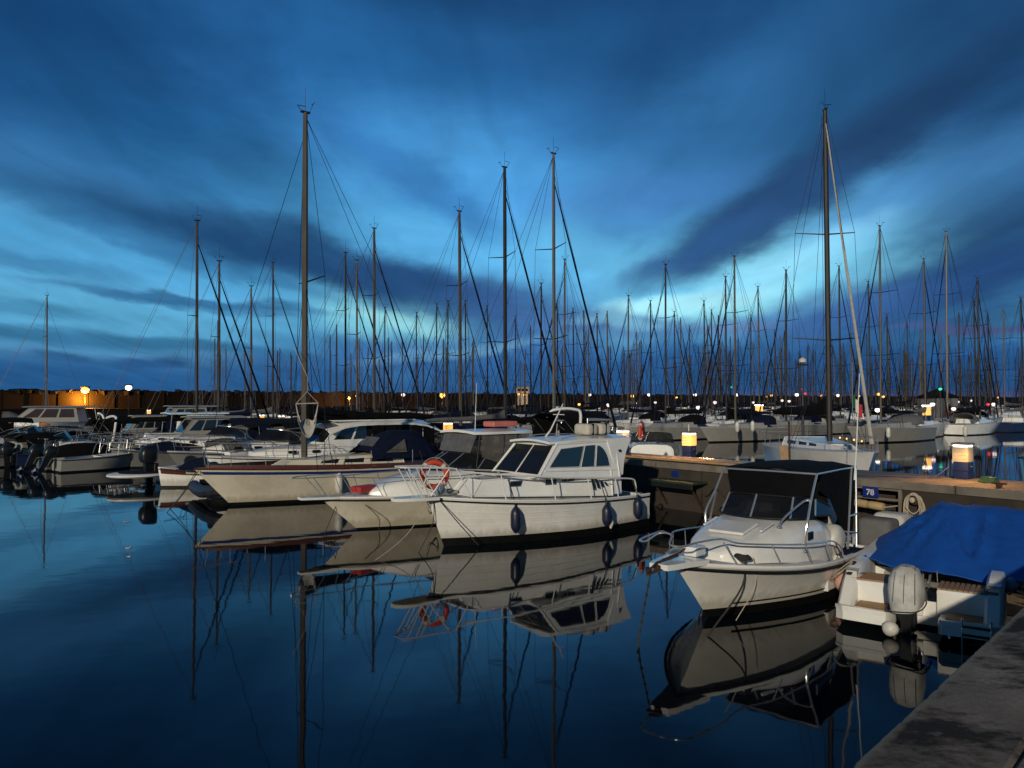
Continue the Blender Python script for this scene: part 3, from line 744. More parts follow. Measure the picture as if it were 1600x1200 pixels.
MB().tube([(0, 0, -1), (-.05, 0, 2.75)], .03, 7).build('pole', rust, r); MB().box((-.2, 0, 1.72), (.26, .03, .58), .01, Matrix.Rotation(-.12, 3, 'Y')).build('board', plank, r)
r = tag(MB().tube([pp(11.2, PW + .3, -1), pp(11.2, PW + .3, 2.55)], .018, 6).build('mooring_pole', whitetube), 'thin white pole standing right of the amber pedestal', 'pole')
# low green-topped ledge bolted to the wall by the cruiser's stern
r = empty('wall_ledge', pp(9.2, -.35, .92), math.atan2(-PD.y, -PD.x), 'dark ledge with a green top fixed low on the pier wall by the cruiser stern', 'ledge')
MB().box((0, 0, 0), (1.7, .7, .06), .01).build('top', mat('green_paint', (.012, .035, .018), .7), r)
for q in (-1, 1): MB().tube([(q * .7, .3, -.75), (q * .7, -.30, -.03)], .03, 6).build('strut', rust, r)
MB().box((0, -.33, -.10), (1.7, .05, .14), .01).build('fascia', rubber, r)
# gangways lying on the pier
def gangway(s0, s1, t, z, label, m=plank, w=.42, slope=0.0):
    r = empty('gangway', pp(s0, t, z), 0, label, 'gangway'); r.rotation_euler = (0, 0, math.atan2(PD.y, PD.x)); Lg = s1 - s0
    for k in range(3): MB().box((Lg / 2, (k - 1) * w / 3, .03), (Lg, w / 3 - .015, .035), .005).build('plank', m, r)
    for q in (-1, 1): MB().box((Lg / 2, q * (w / 2 + .02), .03), (Lg, .035, .07), .005).build('side_rail', steel if m is not plank else plank, r)
    for k in range(5): MB().box((Lg * (k + .5) / 5, 0, -.0), (.05, w, .02)).build('batten', plank, r)
    return r
gangway(6.4, 12.2, .35, PZ + .04, 'long wooden gangway lying on the pier edge in amber lamplight')
gangway(6.9, 11.2, .95, PZ + .04, 'narrow grey gangway lying behind the long wooden one', concrete_l, .3)

# right edge: stacked timber and ropes on wall brackets
for k, (a_, b_, m_, lab) in enumerate([((-.3, -.10, .95), (1.1, -.25, .58), plank, 'brown plank leaning on the wall above the blue tarpaulin'),
                                  ((-.2, -.2, .72), (1.3, -.3, .68), greydim, 'grey pole lying along the wall above the blue tarpaulin'),
                                  ((.6, -.12, 1.05), (1.6, -.16, .66), darkrope, 'dark pole slanting down the wall right of the pedestal')]):
    o = MB(); A_, B_ = pp(*a_), pp(*b_)
    if k == 0:
        ax = (B_ - A_).normalized(); R_ = ax.to_track_quat('X', 'Z').to_matrix(); o.box((A_ + B_) / 2, ((B_ - A_).length, .05, .15), .008, R_)
    else: o.tube([A_, B_], .03, 8)
    tag(o.build('timber' if k == 0 else 'pole', m_), lab, 'plank' if k == 0 else 'pole')
o = MB().tube(smooth_pts([pp(-1.2, -.05, 1.25), pp(-.6, -.12, 1.05), pp(-.1, -.2, .93), pp(.4, -.12, .9), pp(1.0, -.05, .86)], 5), .022, 6).build('mooring_line', rope)
tag(o, 'pale rope draped along the wall at the right edge of the photo', 'rope')

# breakwater / sea wall
BW = [(-330, 60), (-160, 96), (-86, 130), (-42, 168), (0, 208), (60, 262), (120, 318), (243, 418), (420, 560), (800, 860)]
def bw_at(u):
    i = min(int(u), len(BW) - 2); f = u - i
    a, b_ = BW[i], BW[i + 1]; return Vector((a[0] + (b_[0] - a[0]) * f, a[1] + (b_[1] - a[1]) * f, 0))
bwm = MB(); random.seed(5)
rows = []
for i in range(0, 9 * 30 + 1):
    p = bw_at(i / 30); rows.append([p + Vector((.3, .3, -2)), p + Vector((0, 0, 5.0)), p + Vector((.6, 1.2, 5.0)), p + Vector((2, 4, 4.4)), p + Vector((8, 16, -2))])
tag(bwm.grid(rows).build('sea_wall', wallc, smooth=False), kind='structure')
# buttress ribs on the lit stretch
for k in range(26):
    p = bw_at(1.55 + k * .075); d_ = (bw_at(1.6 + k * .075) - p).normalized(); nn = Vector((d_.y, -d_.x, 0))
    m_ = MB(); R_ = Matrix(((d_.x, -nn.x, 0), (d_.y, -nn.y, 0), (0, 0, 1))); m_.box(p + nn * .05 + Vector((0, 0, 2)), (.30, .18, 5.6), 0, R_)
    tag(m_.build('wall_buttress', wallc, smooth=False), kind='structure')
rk = MB()
for i in range(1500):
    u = random.uniform(.6, 8.4) if i % 3 else random.uniform(.8, 3.2)
    p = bw_at(u); sc_ = random.uniform(.2, .6) * (1 + p.y / 500); h = random.uniform(4.5, 5.05)
    c_ = p + Vector((random.uniform(.8, 2.2), random.uniform(1.6, 3.6), h))
    vs = []
    for kx in (-1, 1):
        for ky in (-1, 1):
            for kz in (-1, 1): vs.append(c_ + Vector((kx * sc_ * random.uniform(.4, .9), ky * sc_ * .6, kz * sc_ * random.uniform(.25, .62))))
    rk.add(vs, [(0, 1, 3, 2), (4, 6, 7, 5), (0, 4, 5, 1), (2, 3, 7, 6), (0, 2, 6, 4), (1, 5, 7, 3)])
tag(rk.build('armour_rocks', rock, smooth=False), 'dark boulders along the top of the sea wall', None, kind='stuff')
# low quay in front of the lit wall
lowq = MB(); lowq.grid([[p + Vector((1.5, -1.0, 1.9)) * 1, p + Vector((3.4, -6.5, 1.9)), p + Vector((3.4, -6.5, -2))] for p in [bw_at(1.2 + .1 * i) for i in range(60)]])
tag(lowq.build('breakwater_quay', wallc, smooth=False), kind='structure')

# ------------------------------------------------------------------ far lamps
def lamp_post(px, py, Y, m, r, label, base=0.0, cat='lamp', arm=0.0, e=0):
    top = atd(px, py, Y)
    root = empty('street_lamp', (top.x, top.y, base), 0, label, cat)
    h = top.z - base
    if h > .3: MB().tube([(0, 0, 0), (0, 0, h - r)], [.06, .045], 6).build('post', wire, root)
    MB().box((0, 0, h + r * .9), (r * 1.9, r * 1.9, r * .35), r * .1).build('hood', wire, root)
    MB().lathe([(r * .3, -r * .8), (r * .85, -r * .4), (r, .1 * r), (r * .8, r * .6), (r * .3, r * .75)], (0, 0, h), 10).build('bulb', m, root)
    if e:
        ld = bpy.data.lights.new('lamp_light', 'POINT'); ld.energy = e; ld.shadow_soft_size = .3; ld.color = m.node_tree.nodes['Principled BSDF'].inputs['Emission Color'].default_value[:3]
        lo = bpy.data.objects.new('lamp_light', ld); COL.objects.link(lo); lo.location = top + Vector((.2, -1.3, -r * 2.6)); ld.color = (1, .36, .03)
lamp_post(133, 610, 138, lampwarm, .68, 'bright orange lamp throwing a glow on the sea wall at far left', 1.9, e=17000)
lamp_post(201, 606, 120, lampwhite, .5, 'bright white lamp on a post left of the tall masts', 0)
lamp_post(546, 622, 168, lampwarm, .34, 'orange lamp lighting the wall behind the hammock chair', 1.9, e=6500)
lamp_post(557, 619, 172, lampwarm, .22, 'small orange lamp just right of the lit wall behind the hammock', 1.9)
lamp_post(630, 617, 150, lamppink, .42, 'pale orange lamp left of the white hardtop', 0)
lamp_post(691, 618, 178, lampwarm, .68, 'orange lamp above the white hardtop', 1.9, e=2500)
lamp_post(811, 616, 185, lampwarm, .34, 'left one of two orange lamps by the small tower', 1.9)
lamp_post(820, 617, 188, lampwarm, .36, 'right one of two orange lamps by the small tower', 1.9, e=500)
lamp_post(921, 617, 160, lampwhite, .36, 'white lamp above the dark bimini', 0)
lamp_post(988, 619, 200, lampwarm, .48, 'orange lamp right of the dark bimini', 1.9, e=2500)
lamp_post(1014, 617, 170, lampwhite, .36, 'white lamp next to the orange lamp right of the bimini', 0)
lamp_post(1057, 621, 220, lampwarm, .30, 'dim orange lamp low behind the amber pedestal', 0, e=500)
lamp_post(1086, 617, 170, lampwhite, .40, 'white lamp right of the amber pedestal', 0)
lamp_post(1107, 621, 230, lampwarm, .25, 'tiny orange lamp left of the green light', 0)
lamp_post(1142, 605, 120, lampgreen, .22, 'green navigation light over the middle masts', 0, 'navigation light')
lamp_post(1152, 617, 175, lampwhite, .42, 'white lamp just right of the green light', 0)
lamp_post(1198, 620, 230, lampwarm, .30, 'left of two small orange lamps right of the green light', 0)
lamp_post(1205, 618, 220, lampwarm, .42, 'right of two small orange lamps right of the green light', 0)
lamp_post(1245, 617, 170, lampwhite, .42, 'white lamp left of the red lights', 0)
lamp_post(1254, 608, 150, lampred, .26, 'upper red navigation light', 0, 'navigation light')
lamp_post(1258, 615, 152, lampred, .28, 'lower red navigation light', 0, 'navigation light')
lamp_post(1283, 618, 240, lampwarm, .42, 'orange lamp just left of the tallest right-hand mast', 0)
lamp_post(1309, 618, 170, lampwhite, .38, 'white lamp just right of the tallest right-hand mast', 0)
lamp_post(1342, 619, 240, lampwarm, .35, 'dim orange lamp behind the flag', 0)
lamp_post(1373, 616, 170, lampwarm, .40, 'upper of two orange lamps right of the flag', 0)
lamp_post(1380, 620, 180, lampwarm, .35, 'lower of two orange lamps right of the flag', 0)
lamp_post(1469, 608, 95, lampgreen, .22, 'green light on the dark kiosk at right', 0, 'navigation light')
lamp_post(1560, 621, 240, lampwarm, .35, 'orange lamp at the far right', 0)
for i, (px, py, Y, m_, r, lab) in enumerate([(1024, 629, 95, lamppink, .17, 'small pink pontoon lamp above the row of white hulls'), (1091, 637, 80, lamppink, .24, 'pink pontoon lamp over the hull right of the amber pedestal'),
        (1117, 629, 95, lamppink, .24, 'pink pontoon lamp left of the green light'), (1177, 629, 95, lamppink, .16, 'faint pontoon lamp right of the green light'),
        (1222, 626, 110, lamppink, .20, 'left pontoon lamp of the pair under the dark mast'), (1233, 627, 110, lamppink, .22, 'right pontoon lamp of the pair under the dark mast'),
        (1457, 632, 82, lamppink, .26, 'round pinkish lamp under the green kiosk light'), (1490, 639, 75, lamppink, .22, 'low white lamp among the right-hand boats'),
        (1497, 628, 110, lamppink, .18, 'faint lamp right of the green kiosk light'), (1517, 626, 110, lamppink, .18, 'second faint lamp right of the green kiosk light'),
        (1544, 632, 90, lampred, .18, 'red dock light at the far right'), (1553, 632, 90, lamppink, .26, 'pink lamp next to the red dock light'),
        (905, 632, 90, lampwarm, .16, 'small amber dock lamp above the black bimini'), (951, 633, 85, lamppink, .24, 'white dock lamp above the windscreen frame'),
        (994, 630, 100, lamppink, .10, 'tiny dock lamp over the white hulls'), (1371, 641, 74, lampwhite, .24, 'bright white lamp over the hull right of the flag')]):
    lamp_post(px, py, Y, m_, r, lab, .3, 'dock lamp')
# amber boxes of the farther pontoon; the heap of covers is made to glow
for (px, Y, lab) in [(1186, 78, 'amber lantern pedestal on the far pontoon'), (1448, 72, 'amber lit heap of covers on the far pontoon')]:
    p = atd(px, 640, Y); r = empty('power_pedestal', (p.x, p.y, .6), .4, lab, 'service pedestal')
    MB().box((0, 0, .7), (.5, .4, 1.4), .03).build('base', pedblue, r); MB().box((0, 0, 1.8), (.62, .5, .85), .05).build('lantern', lantern, r); MB().box((0, 0, 2.28), (.7, .56, .1), .03).build('cap', strip, r)
# small control tower on the breakwater
p = atd(817, 618, 190); tw = empty('watch_tower', (p.x, p.y + 4, 1.9), 0, 'small white tower behind the two orange lamps', 'tower')
MB().box((0, 0, 1.6), (2.6, 2.4, 3.2), .05).build('shaft', dimwhite, tw); MB().box((0, 0, 3.9), (3.2, 3.0, 1.4), .05).build('cabin', dimwhite, tw)
for k in (-1, 0, 1): MB().box((k * .95, -1.51, 4.0), (.75, .03, .7)).build('window', glass, tw)
MB().box((0, 0, 4.7), (3.6, 3.4, .2), .03).build('roof', greydim, tw)
# dark kiosk and cctv pole at right
p = atd(1465, 620, 100); kk = empty('harbour_kiosk', (p.x, p.y, .3), .2, 'dark kiosk carrying the green light at right', 'kiosk')
MB().box((0, 0, 1.7), (3.6, 3, 3.4), .06).build('wall', greydim, kk); MB().add([(-2.1, -1.8, 3.4), (2.1, -1.8, 3.4), (2.1, 1.8, 3.4), (-2.1, 1.8, 3.4), (0, 0, 4.6)], [(0, 1, 4), (1, 2, 4), (2, 3, 4), (3, 0, 4), (3, 2, 1, 0)]).build('roof', rock, kk)
MB().box((.2, -1.51, 1.6), (.9, .04, 2.0)).build('door', brownwood, kk)
p = atd(1254, 571, 60); cc = empty('camera_mast', (p.x, p.y, .3), 0, 'dark pole with a white camera head left of the tallest right-hand mast', 'camera pole')
MB().tube([(0, 0, 0), (0, 0, p.z - .3)], [.11, .07], 8).build('pole', wire, cc)
MB().box((0, 0, p.z - .25), (.9, .12, .12), .02).build('crossbar', wire, cc)
MB().lathe([(.1, -.2), (.26, -.1), (.28, .1), (.12, .24)], (0, 0, p.z + .05), 10).build('camera_head', whitefender, cc)

# ================================================================== NEAR BOATS
def put(root, L_bow, h):         # place so that the bow deck point sits at L_bow
    pass
def to_world(root, p):
    return Matrix.Translation(root.location) @ root.rotation_euler.to_matrix().to_4x4() @ Vector((p[0] * root.scale[0], p[1] * root.scale[1], p[2] * root.scale[2]))

def basic_hull(H, root, hm=white, boot=antifoul, rr=.022, rub=rubber, hole=None, sw=.16, zf=.25, deckm=deckmat):
    H.band(lambda t: H.boot, H.sheer).build('hull', whitehull if hm is white else hm, root, ang=50)
    H.band(lambda t: -H.draft, lambda t: H.boot, m=4).build('antifouling', boot, root, ang=60)
    if hole:
        H.deck(hole, 1.0, drop=.01).build('foredeck', deckm, root)
        sd, inn = H.well(0, hole, sw, zf); sd.build('side_deck', hm, root); inn.build('cockpit_liner', deckm, root, smooth=False)
    else: H.deck().build('deck', deckm, root)
    if rr: 
        m_ = MB()
        for q in (-1, 1): m_.tube([H.sh(t, q, .008, -.05) for t in H.ts(24)], rr, 6)
        m_.tube([H.sh(0, -1, 0, -.05), H.sh(0, 1, 0, -.05)], rr, 6)
        m_.build('rubbing_strake', rub, root)

# ---------------------------------------------------------------- 1. white cabin cruiser
H1 = Hull(6.5, 2.5, 1.16, .86, rake=.45, wl=.86, st=.80, p=2.3, flare=1.2, boot=.19, knuckle=.03, sp=1.7, tr=-.12)
cz = empty('cabin_cruiser', (3.2, 21.77, 0), rz_of(HA), 'white cabin cruiser with arched wheelhouse, black waterline and blue fenders, stern to the pier', 'motorboat')
basic_hull(H1, cz, white, antifoul, .02, rubber, .24, .16, .3)
# planked look: fine raised strake lines on the topsides
for zz in (.33, .50, .67, .84):
    m_ = MB()
    for q in (-1, 1): m_.tube([H1.pt(t, H1.boot + (H1.sheer(t) - H1.boot) * zz, q, .001) for t in H1.ts(26, .3, .995)], .006, 4)
    m_.build('strake_line', white, cz)
m_ = MB()
for q in (-1, 1): m_.tube([H1.sh(t, q, -.02, .012) for t in H1.ts(24)], .028, 6)
m_.build('toe_rail', white, cz)
# trunk cabin
ctr, ftr = frustum(1.55, 5.55, 1.55, 5.25, 1.02, .46, .96, .38, .95, 1.62, 1.16, 1.50)
frustum_mb(ctr, .05).build('trunk_cabin', white, cz, ang=40)
cen = Vector((0, 3, 1.4))
for (a_, b_) in ((.44, .52), (.70, .78)):
    uv = [(a_, .52), (b_, .52), (b_, .80), (a_, .80)]
    for fc in ('port', 'stbd'):
        w_ = pane(ftr[fc], uv, cen, .008, .02).build('portlight', glass, cz); pane_frame(ftr[fc], uv, cen, .012, .006).build('frame', steel, w_)
# deck hatch, foredeck locker
hb = MB().box((0, 4.55, 1.60), (.62, .55, .05), .02).build('hatch', white, cz)
MB().box((0, 4.55, 1.628), (.50, .43, .012), .004).build('pane', tint, hb)
# wheelhouse
cwh, fwh = frustum(1.25, 3.98, 1.30, 3.28, .98, .95, .85, .82, 1.40, 2.34, 1.52, 2.31)
frustum_mb(cwh, .06).build('wheelhouse', white, cz, ang=40)
wc = Vector((0, 2.5, 1.9))
for (a_, b_) in ((.05, .475), (.525, .95)):
    uv = [(a_, .10), (b_, .10), (b_ - (.02 if b_ > .9 else 0), .92), (a_ + (.02 if a_ < .1 else 0), .92)]
    w_ = pane(fwh['front'], uv, wc, .006, .02).build('windscreen_pane', glass, cz); pane_frame(fwh['front'], uv, wc, .010, .006).build('frame', rubber, w_)
    q = bil(fwh['front'], (a_ + b_) / 2, .16); q2 = bil(fwh['front'], (a_ + b_) / 2 + .1, .6); nn = face_n(fwh['front'], wc)
    MB().tube([q + nn * .02, q2 + nn * .02], .006, 4).build('wiper', rubber, w_)
def side_uv():
    yield [(.545, .30), (.99 - .06, .30), (.90, .84), (.545, .90)]
    yield [(.345, .30), (.525, .30), (.525, .90), (.345, .91)]
    arc = [(.325, .30), (.325, .91)]
    for k in range(7):
        a = k / 6 * PI / 2; arc.append((.325 - .20 * math.sin(a), .30 + .60 * math.cos(a) * 1.0))
    yield arc
for fc in ('port', 'stbd'):
    for uv in side_uv():
        w_ = pane(fwh[fc], uv, wc, .006, .02).build('side_window', glass, cz); pane_frame(fwh[fc], uv, wc, .011, .007).build('frame', whitetube, w_)
    n_ = face_n(fwh[fc], wc)
    MB().tube([bil(fwh[fc], .03, .20) + n_ * .012, bil(fwh[fc], .97, .20) + n_ * .012], .016, 5).build('moulding', white, cz)
# roof with an overhang sweeping aft, side wings
m_ = MB(); rows = []
for k in range(9):
    y_ = .72 + (3.50 - .72) * k / 8; w_ = .80 + .06 * math.sin(PI * k / 8) + (.03 if k < 3 else 0); zc = 2.36 + .05 * math.sin(PI * k / 8) + (.05 * (1 - k / 2) if k < 2 else 0)
    rows.append([Vector((q * w_, y_, zc + .06 * (1 - q * q))) for q in (-1, -.7, -.35, 0, .35, .7, 1)])
m_.slab(rows, .055).build('roof', white, cz, ang=50)
for q in (-1, 1):
    m_ = MB()
    poly = [(q * .93, 1.30, 1.45), (q * .93, 1.10, 1.45), (q * .90, 1.02, 1.80), (q * .88, .92, 2.05), (q * .86, .72, 2.38), (q * .85, 1.6, 2.38), (q * .90, 1.50, 2.0)]
    m_.prism(poly, (q, 0, 0), -.04, .02).build('side_wing', white, cz, ang=30)
    m_ = MB(); m_.prism([(q * .955, 1.16, .96), (q * .955, 1.60, .96), (q * .945, 1.60, 1.52), (q * .945, 1.16, 1.52)], (q, 0, 0), -.05, .0).build('cabin_side', white, cz)
    # engine room louvres
    for k in range(5):
        y_ = 2.30 - k * .155; zt = 1.45 - k * .05; zb = 1.14 + k * .02
        MB().prism([(q * 1.012, y_, zt), (q * 1.012, y_ - .045, zt), (q * 1.022, y_ - .13, zb), (q * 1.022, y_ - .085, zb)], (q, 0, 0), -.03, .008).build('louvre', rubber, cz)
    for k in (0, 1):
        pts = [(q * (.70 - .05 * k), 1.2, 2.43), (q * .70, 1.6, 2.47), (q * .70, 2.6, 2.48), (q * .66, 3.0, 2.42)]
    MB().tube(smooth_pts(pts), .014, 6).build('roof_handrail', steel, cz)
n_ = face_n(ftr['port'], cen)
text('boat_name', 'La Sofiera', .17, rubber, cz, frame_mx(bil(ftr['port'], .32, .72) + n_ * .012, (0, -1, -.03), (0.06, 0, 1)))
# aft curtain, dark opening of the wheelhouse
MB().prism([(-.80, 1.24, 1.35), (.80, 1.24, 1.35), (.72, 1.22, 2.25), (-.72, 1.22, 2.25)], (0, -1, 0), 0, .02).build('aft_curtain', blackcanvas, cz)
# bow platform
m_ = MB(); m_.slab([[(-.30, 6.35, 1.19), (.30, 6.35, 1.19)], [(-.26, 6.9, 1.205), (.26, 6.9, 1.205)], [(-.19, 7.25, 1.21), (.19, 7.25, 1.21)], [(-.10, 7.38, 1.21), (.10, 7.38, 1.21)]], .07)
m_.build('bow_platform', white, cz, ang=30)
m_ = MB(); m_.box((0, 6.15, 1.27), (.16, .26, .16), .03, seg=2); m_.lathe([(.07, -.1), (.07, .1)], (0, 6.15, 1.36), 10, Ry); m_.build('windlass', steel, cz)
m_ = MB(); m_.box((.18, 5.7, 1.22), (.2, .24, .08), .03); m_.tube(smooth_pts([(0, 5.9, 1.28), (.12, 5.75, 1.3), (.2, 5.85, 1.27), (.05, 6.0, 1.27)], 4, True), .02, 5, True); m_.build('rope_pile', rope, cz)
# white tubular pulpit and side rails
for q in (-1, 1):
    path = [(q * .03, 7.25, 1.90), (q * .22, 7.2, 1.90), (q * .30, 6.8, 1.88), (q * .42, 6.1, 1.84)] + [tuple(H1.sh(t, q, -.10, .66 - .14 * (1 - t) * 1.4)) for t in (.88, .78, .66, .54, .42, .32)]
    e_ = H1.sh(.12, q, -.08, .46)
    path += [tuple(H1.sh(.22, q, -.09, .50)), tuple(e_), tuple(H1.sh(.09, q, -.08, .36)), tuple(H1.sh(.08, q, -.08, 0.0))]
    MB().tube(smooth_pts(path, 3), .021, 7).build('handrail', whitetube, cz)
    st = [((q * .24, 7.15, 1.90), (q * .20, 6.75, 1.22)), ((q * .30, 6.85, 1.88), (q * .24, 6.42, 1.22)), ((q * .40, 6.15, 1.84), (q * .24, 6.55, 1.22)), ((q * .28, 6.95, 1.88), (q * .24, 6.6, 1.22)), ((q * .44, 6.0, 1.84), (q * .56, 5.65, 1.15))]
    for t in (.76, .56, .38, .22): st.append((tuple(H1.sh(t, q, -.10, .64 - .14 * (1 - t) * 1.4)), tuple(H1.sh(t - .015, q, -.06, 0.0))))
    for a_, b_ in st: MB().tube([a_, b_], .015, 6).build('stanchion', whitetube, cz)
# mast antenna, rolled liferaft pair on the roof
MB().tube([(.0, 2.95, 2.45), (.0, 2.78, 2.62), (.0, 2.35, 3.30)], [.03, .022, .012], 6).build('antenna', whitetube, cz)
MB().tube([(-.22, 2.5, 3.02), (.22, 2.5, 3.02)], .012, 5).build('antenna_arm', whitetube, cz)
for k in (0, 1):
    b1 = MB(); b1.box((-.1, 1.62 - .48 * k, 2.62), (.56, .42, .30), .11, seg=4); o = b1.build('roof_cushion', creamcanvas, cz, ang=80)
    for q in (.0,): MB().box((-.1, 1.62 - .48 * k + q * 1.2, 2.62), (.575, .045, .315), .02, seg=2).build('strap', blackcanvas, o)
MB().box((-.955, 1.22, 2.08), (.03, .09, .06), .01).build('side_light', rubber, cz)
# stern bench and cleats
MB().box((0, .35, .55), (1.7, .4, .45), .04).build('stern_bench', deckmat, cz)
for q in (-1, 1):
    for t in (.06, .9):
        p_ = H1.sh(t, q, -.12, .03); MB().tube([p_ + Vector((0, -.1, .03)), p_ + Vector((0, .1, .03))], .014, 5).build('cleat', steel, cz)
for t, lab, hm_, dz in ((.735, 'dark blue fender nearest the bow of the white cabin cruiser', .52, -.02), (.315, 'middle dark blue fender of the white cabin cruiser, over a small white one', .46, .02), (.115, 'dark blue fender nearest the stern of the white cabin cruiser', .46, .12)):
    top = H1.sh(t, -1, -.10, .50); p_ = H1.pt(t, H1.sheer(t) - .42 + dz, -1, .15)
    fender('fender', to_world(cz, p_), navyfender, .125, hm_, lab, 'blue fenders of the white cabin cruiser', to_world(cz, top))
p_ = H1.pt(.30, .30, -1, .17); fender('fender', to_world(cz, p_), whitefender, .075, .16, 'small white ball fender under the middle blue one', None, to_world(cz, H1.sh(.3, -1, .02)))
lb = lifebuoy(to_world(cz, (.52, 5.98, 1.62)), rz_of(HA) + rad(68), 'orange lifebuoy hanging on the bow rail of the white cabin cruiser', .36, .07)

def line(pts, r, m, label, sm=5, cat='rope', name='mooring_line'):
    return tag(MB().tube(smooth_pts(pts, sm), r, 5).build(name, m), label, cat)
bw = to_world(cz, (0, 6.3, 1.2))
line([to_world(cz, (-.1, 6.4, 1.2)), to_world(cz, (-.06, 6.35, .6)) + Vector((-.02, -.05, 0)), to_world(cz, (-.30, 6.9, .0))], .010, darkrope, 'thin mooring line running down ahead of the cabin cruiser stem')
line([to_world(cz, (-.14, 6.35, 1.2)), to_world(cz, (-.44, 5.95, .6)), to_world(cz, (-.62, 5.5, .05))], .012, darkrope, 'dark mooring line slanting across the cabin cruiser bow')
line([to_world(cz, (-.10, 6.45, 1.2)), to_world(cz, (-.25, 7.2, .4)), to_world(cz, (-.5, 8.3, -.1))], .008, rope, 'pale slack line dropping into the water left of the cabin cruiser')

# ---------------------------------------------------------------- 2. walkaround with black canopy
h2 = Vector((-.67, -.74, 0)).normalized()
H2 = Hull(6.0, 2.48, .98, .62, rake=1.08, wl=.80, st=.90, p=2.5, flare=1.6, boot=.15, knuckle=.0, sp=2.0)
b2p = Vector((2.40, 11.45, 0)) - h2 * 6.0
b2p = Vector((2.40, 11.45, 0)) - h2 * 6.0 * .91
wa2 = empty('walkaround_boat', b2p, rz_of(h2), 'white fishing boat with black canopy on steel tubes and anchor on its bow platform', 'motorboat')
wa2.scale = (1, .91, 1)
basic_hull(H2, wa2, white, antifoul, .026, rubber, .42, .17, .18)
for q in (-1, 1):
    m_ = MB(); rows = [[H2.pt(t, z, q, .006) for z in (.205, .235)] for t in H2.ts(22, .02, .90)]; m_.grid(rows).build('waterline_stripe', rubber, wa2)
m_ = MB()
for q in (-1, 1): m_.tube([H2.sh(t, q, -.03, .02) for t in H2.ts(26)], .035, 8)
m_.build('toe_rail', white, wa2)
# cuddy
def ring(y, w, z, zb, n=9):
    return [Vector((math.copysign(abs(math.cos(a)) ** .45, math.cos(a)) * w if abs(math.cos(a)) > 1e-6 else 0, y, zb + (z - zb) * (math.sin(a) ** .45))) for a in [PI - PI * i / (n - 1) for i in range(n)]]
m_ = MB(); m_.grid([ring(4.85, .20, 1.02, .86), ring(4.72, .42, 1.10, .86), ring(4.3, .62, 1.20, .84), ring(3.8, .76, 1.29, .80), ring(3.3, .84, 1.36, .74), ring(2.75, .88, 1.42, .68), ring(2.2, .90, 1.40, .62), ring(1.75, .90, 1.32, .58), ring(1.6, .86, 1.20, .56), ring(1.58, .82, .60, .5)]); m_.add(ring(4.85, .20, 1.02, .86), [tuple(range(9))])
m_.build('cuddy', white, wa2, ang=45)
m_ = MB(); m_.box((0, 3.95, 1.295), (.62, .62, .05), .015, Matrix.Rotation(rad(-9), 3, 'X')); m_.build('deck_hatch', white, wa2)
MB().box((-.50, 3.75, 1.33), (.05, .5, .03), .01, Matrix.Rotation(rad(-9), 3, 'X')).build('grab_bar', white, wa2)
MB().box((.50, 3.75, 1.33), (.05, .5, .03), .01, Matrix.Rotation(rad(-9), 3, 'X')).build('grab_bar', white, wa2)
o = MB().box((-.872, 2.78, 1.12), (.03, .22, .14), .01).build('port_window', glass, wa2)
# curved tinted windscreen, panes between mullions
base = [Vector((-.86, 1.75, 1.36)), Vector((-.85, 2.5, 1.42)), Vector((-.62, 3.05, 1.40)), Vector((0, 3.25, 1.39)), Vector((.62, 3.05, 1.40)), Vector((.85, 2.5, 1.42)), Vector((.86, 1.75, 1.36))]
topp = [Vector((-.82, 1.60, 1.50)), Vector((-.78, 2.28, 1.68)), Vector((-.58, 2.78, 1.74)), Vector((0, 2.96, 1.76)), Vector((.58, 2.78, 1.74)), Vector((.78, 2.28, 1.68)), Vector((.82, 1.60, 1.50))]
for i in range(6):
    a_, b_, c_, d_ = base[i], base[i + 1], topp[i + 1], topp[i]
    n_ = (b_ - a_).cross(d_ - a_).normalized()
    MB().prism([a_, b_, c_, d_], n_, -.004, .004).build('windscreen_pane', tint, wa2)
MB().tube(smooth_pts(base, 3), .018, 6).build('windscreen_base', rubber, wa2)
MB().tube(smooth_pts(topp, 3), .014, 6).build('windscreen_rim', rubber, wa2)
for i in (1, 2, 3, 4, 5): MB().tube([base[i], topp[i]], .018, 6).build('windscreen_mullion', steel, wa2)
# canopy: top, rolled edge, black front and side curtains
cvf, cvr = 2.42, .25
m_ = MB(); rows = []
for k in range(8):
    y_ = cvr + (cvf - cvr) * k / 7; e = math.sin(PI * k / 7)
    rows.append([Vector((q * (.84 + .04 * e), y_, 2.15 + .06 * (1 - abs(q) ** 2.6) + .02 * e + .01 * math.sin(9 * q + 5 * k))) for q in (-1, -.8, -.5, -.2, .1, .4, .7, 1)])
m_.slab(rows, .035).build('canopy_top', blackcanvas, wa2, ang=60)
hoop = [(q * .86, cvf + (.06 if abs(q) < .9 else 0), 2.13 + .01 * (1 - q * q)) for q in (-1, -.6, 0, .6, 1)]
MB().tube(smooth_pts(hoop, 3), .019, 7).build('canopy_front_bow', steel, wa2)
for q in (-1, 1): MB().tube([(q * .86, cvf, 2.13), (q * .88, 1.3, 2.14), (q * .86, cvr, 2.13)], .018, 7).build('canopy_side_tube', steel, wa2)
m_ = MB(); rows = []
for k in range(9):
    x_ = -.80 + 1.6 * k / 8; bulge = .22 * (1 - (x_ / .8) ** 2) ** .8 if abs(x_) < .8 else 0
    yb_ = 2.95 - .17 * (x_ / .58) ** 2 if abs(x_) < .6 else 2.78 - (abs(x_) - .58) * 2.2
    rows.append([Vector((x_, cvf - .02, 2.13)), Vector((x_, cvf + (yb_ - cvf) * .45, 1.95 + .01 * math.sin(9 * x_))), Vector((x_ * .98, yb_ + .012, 1.735))])
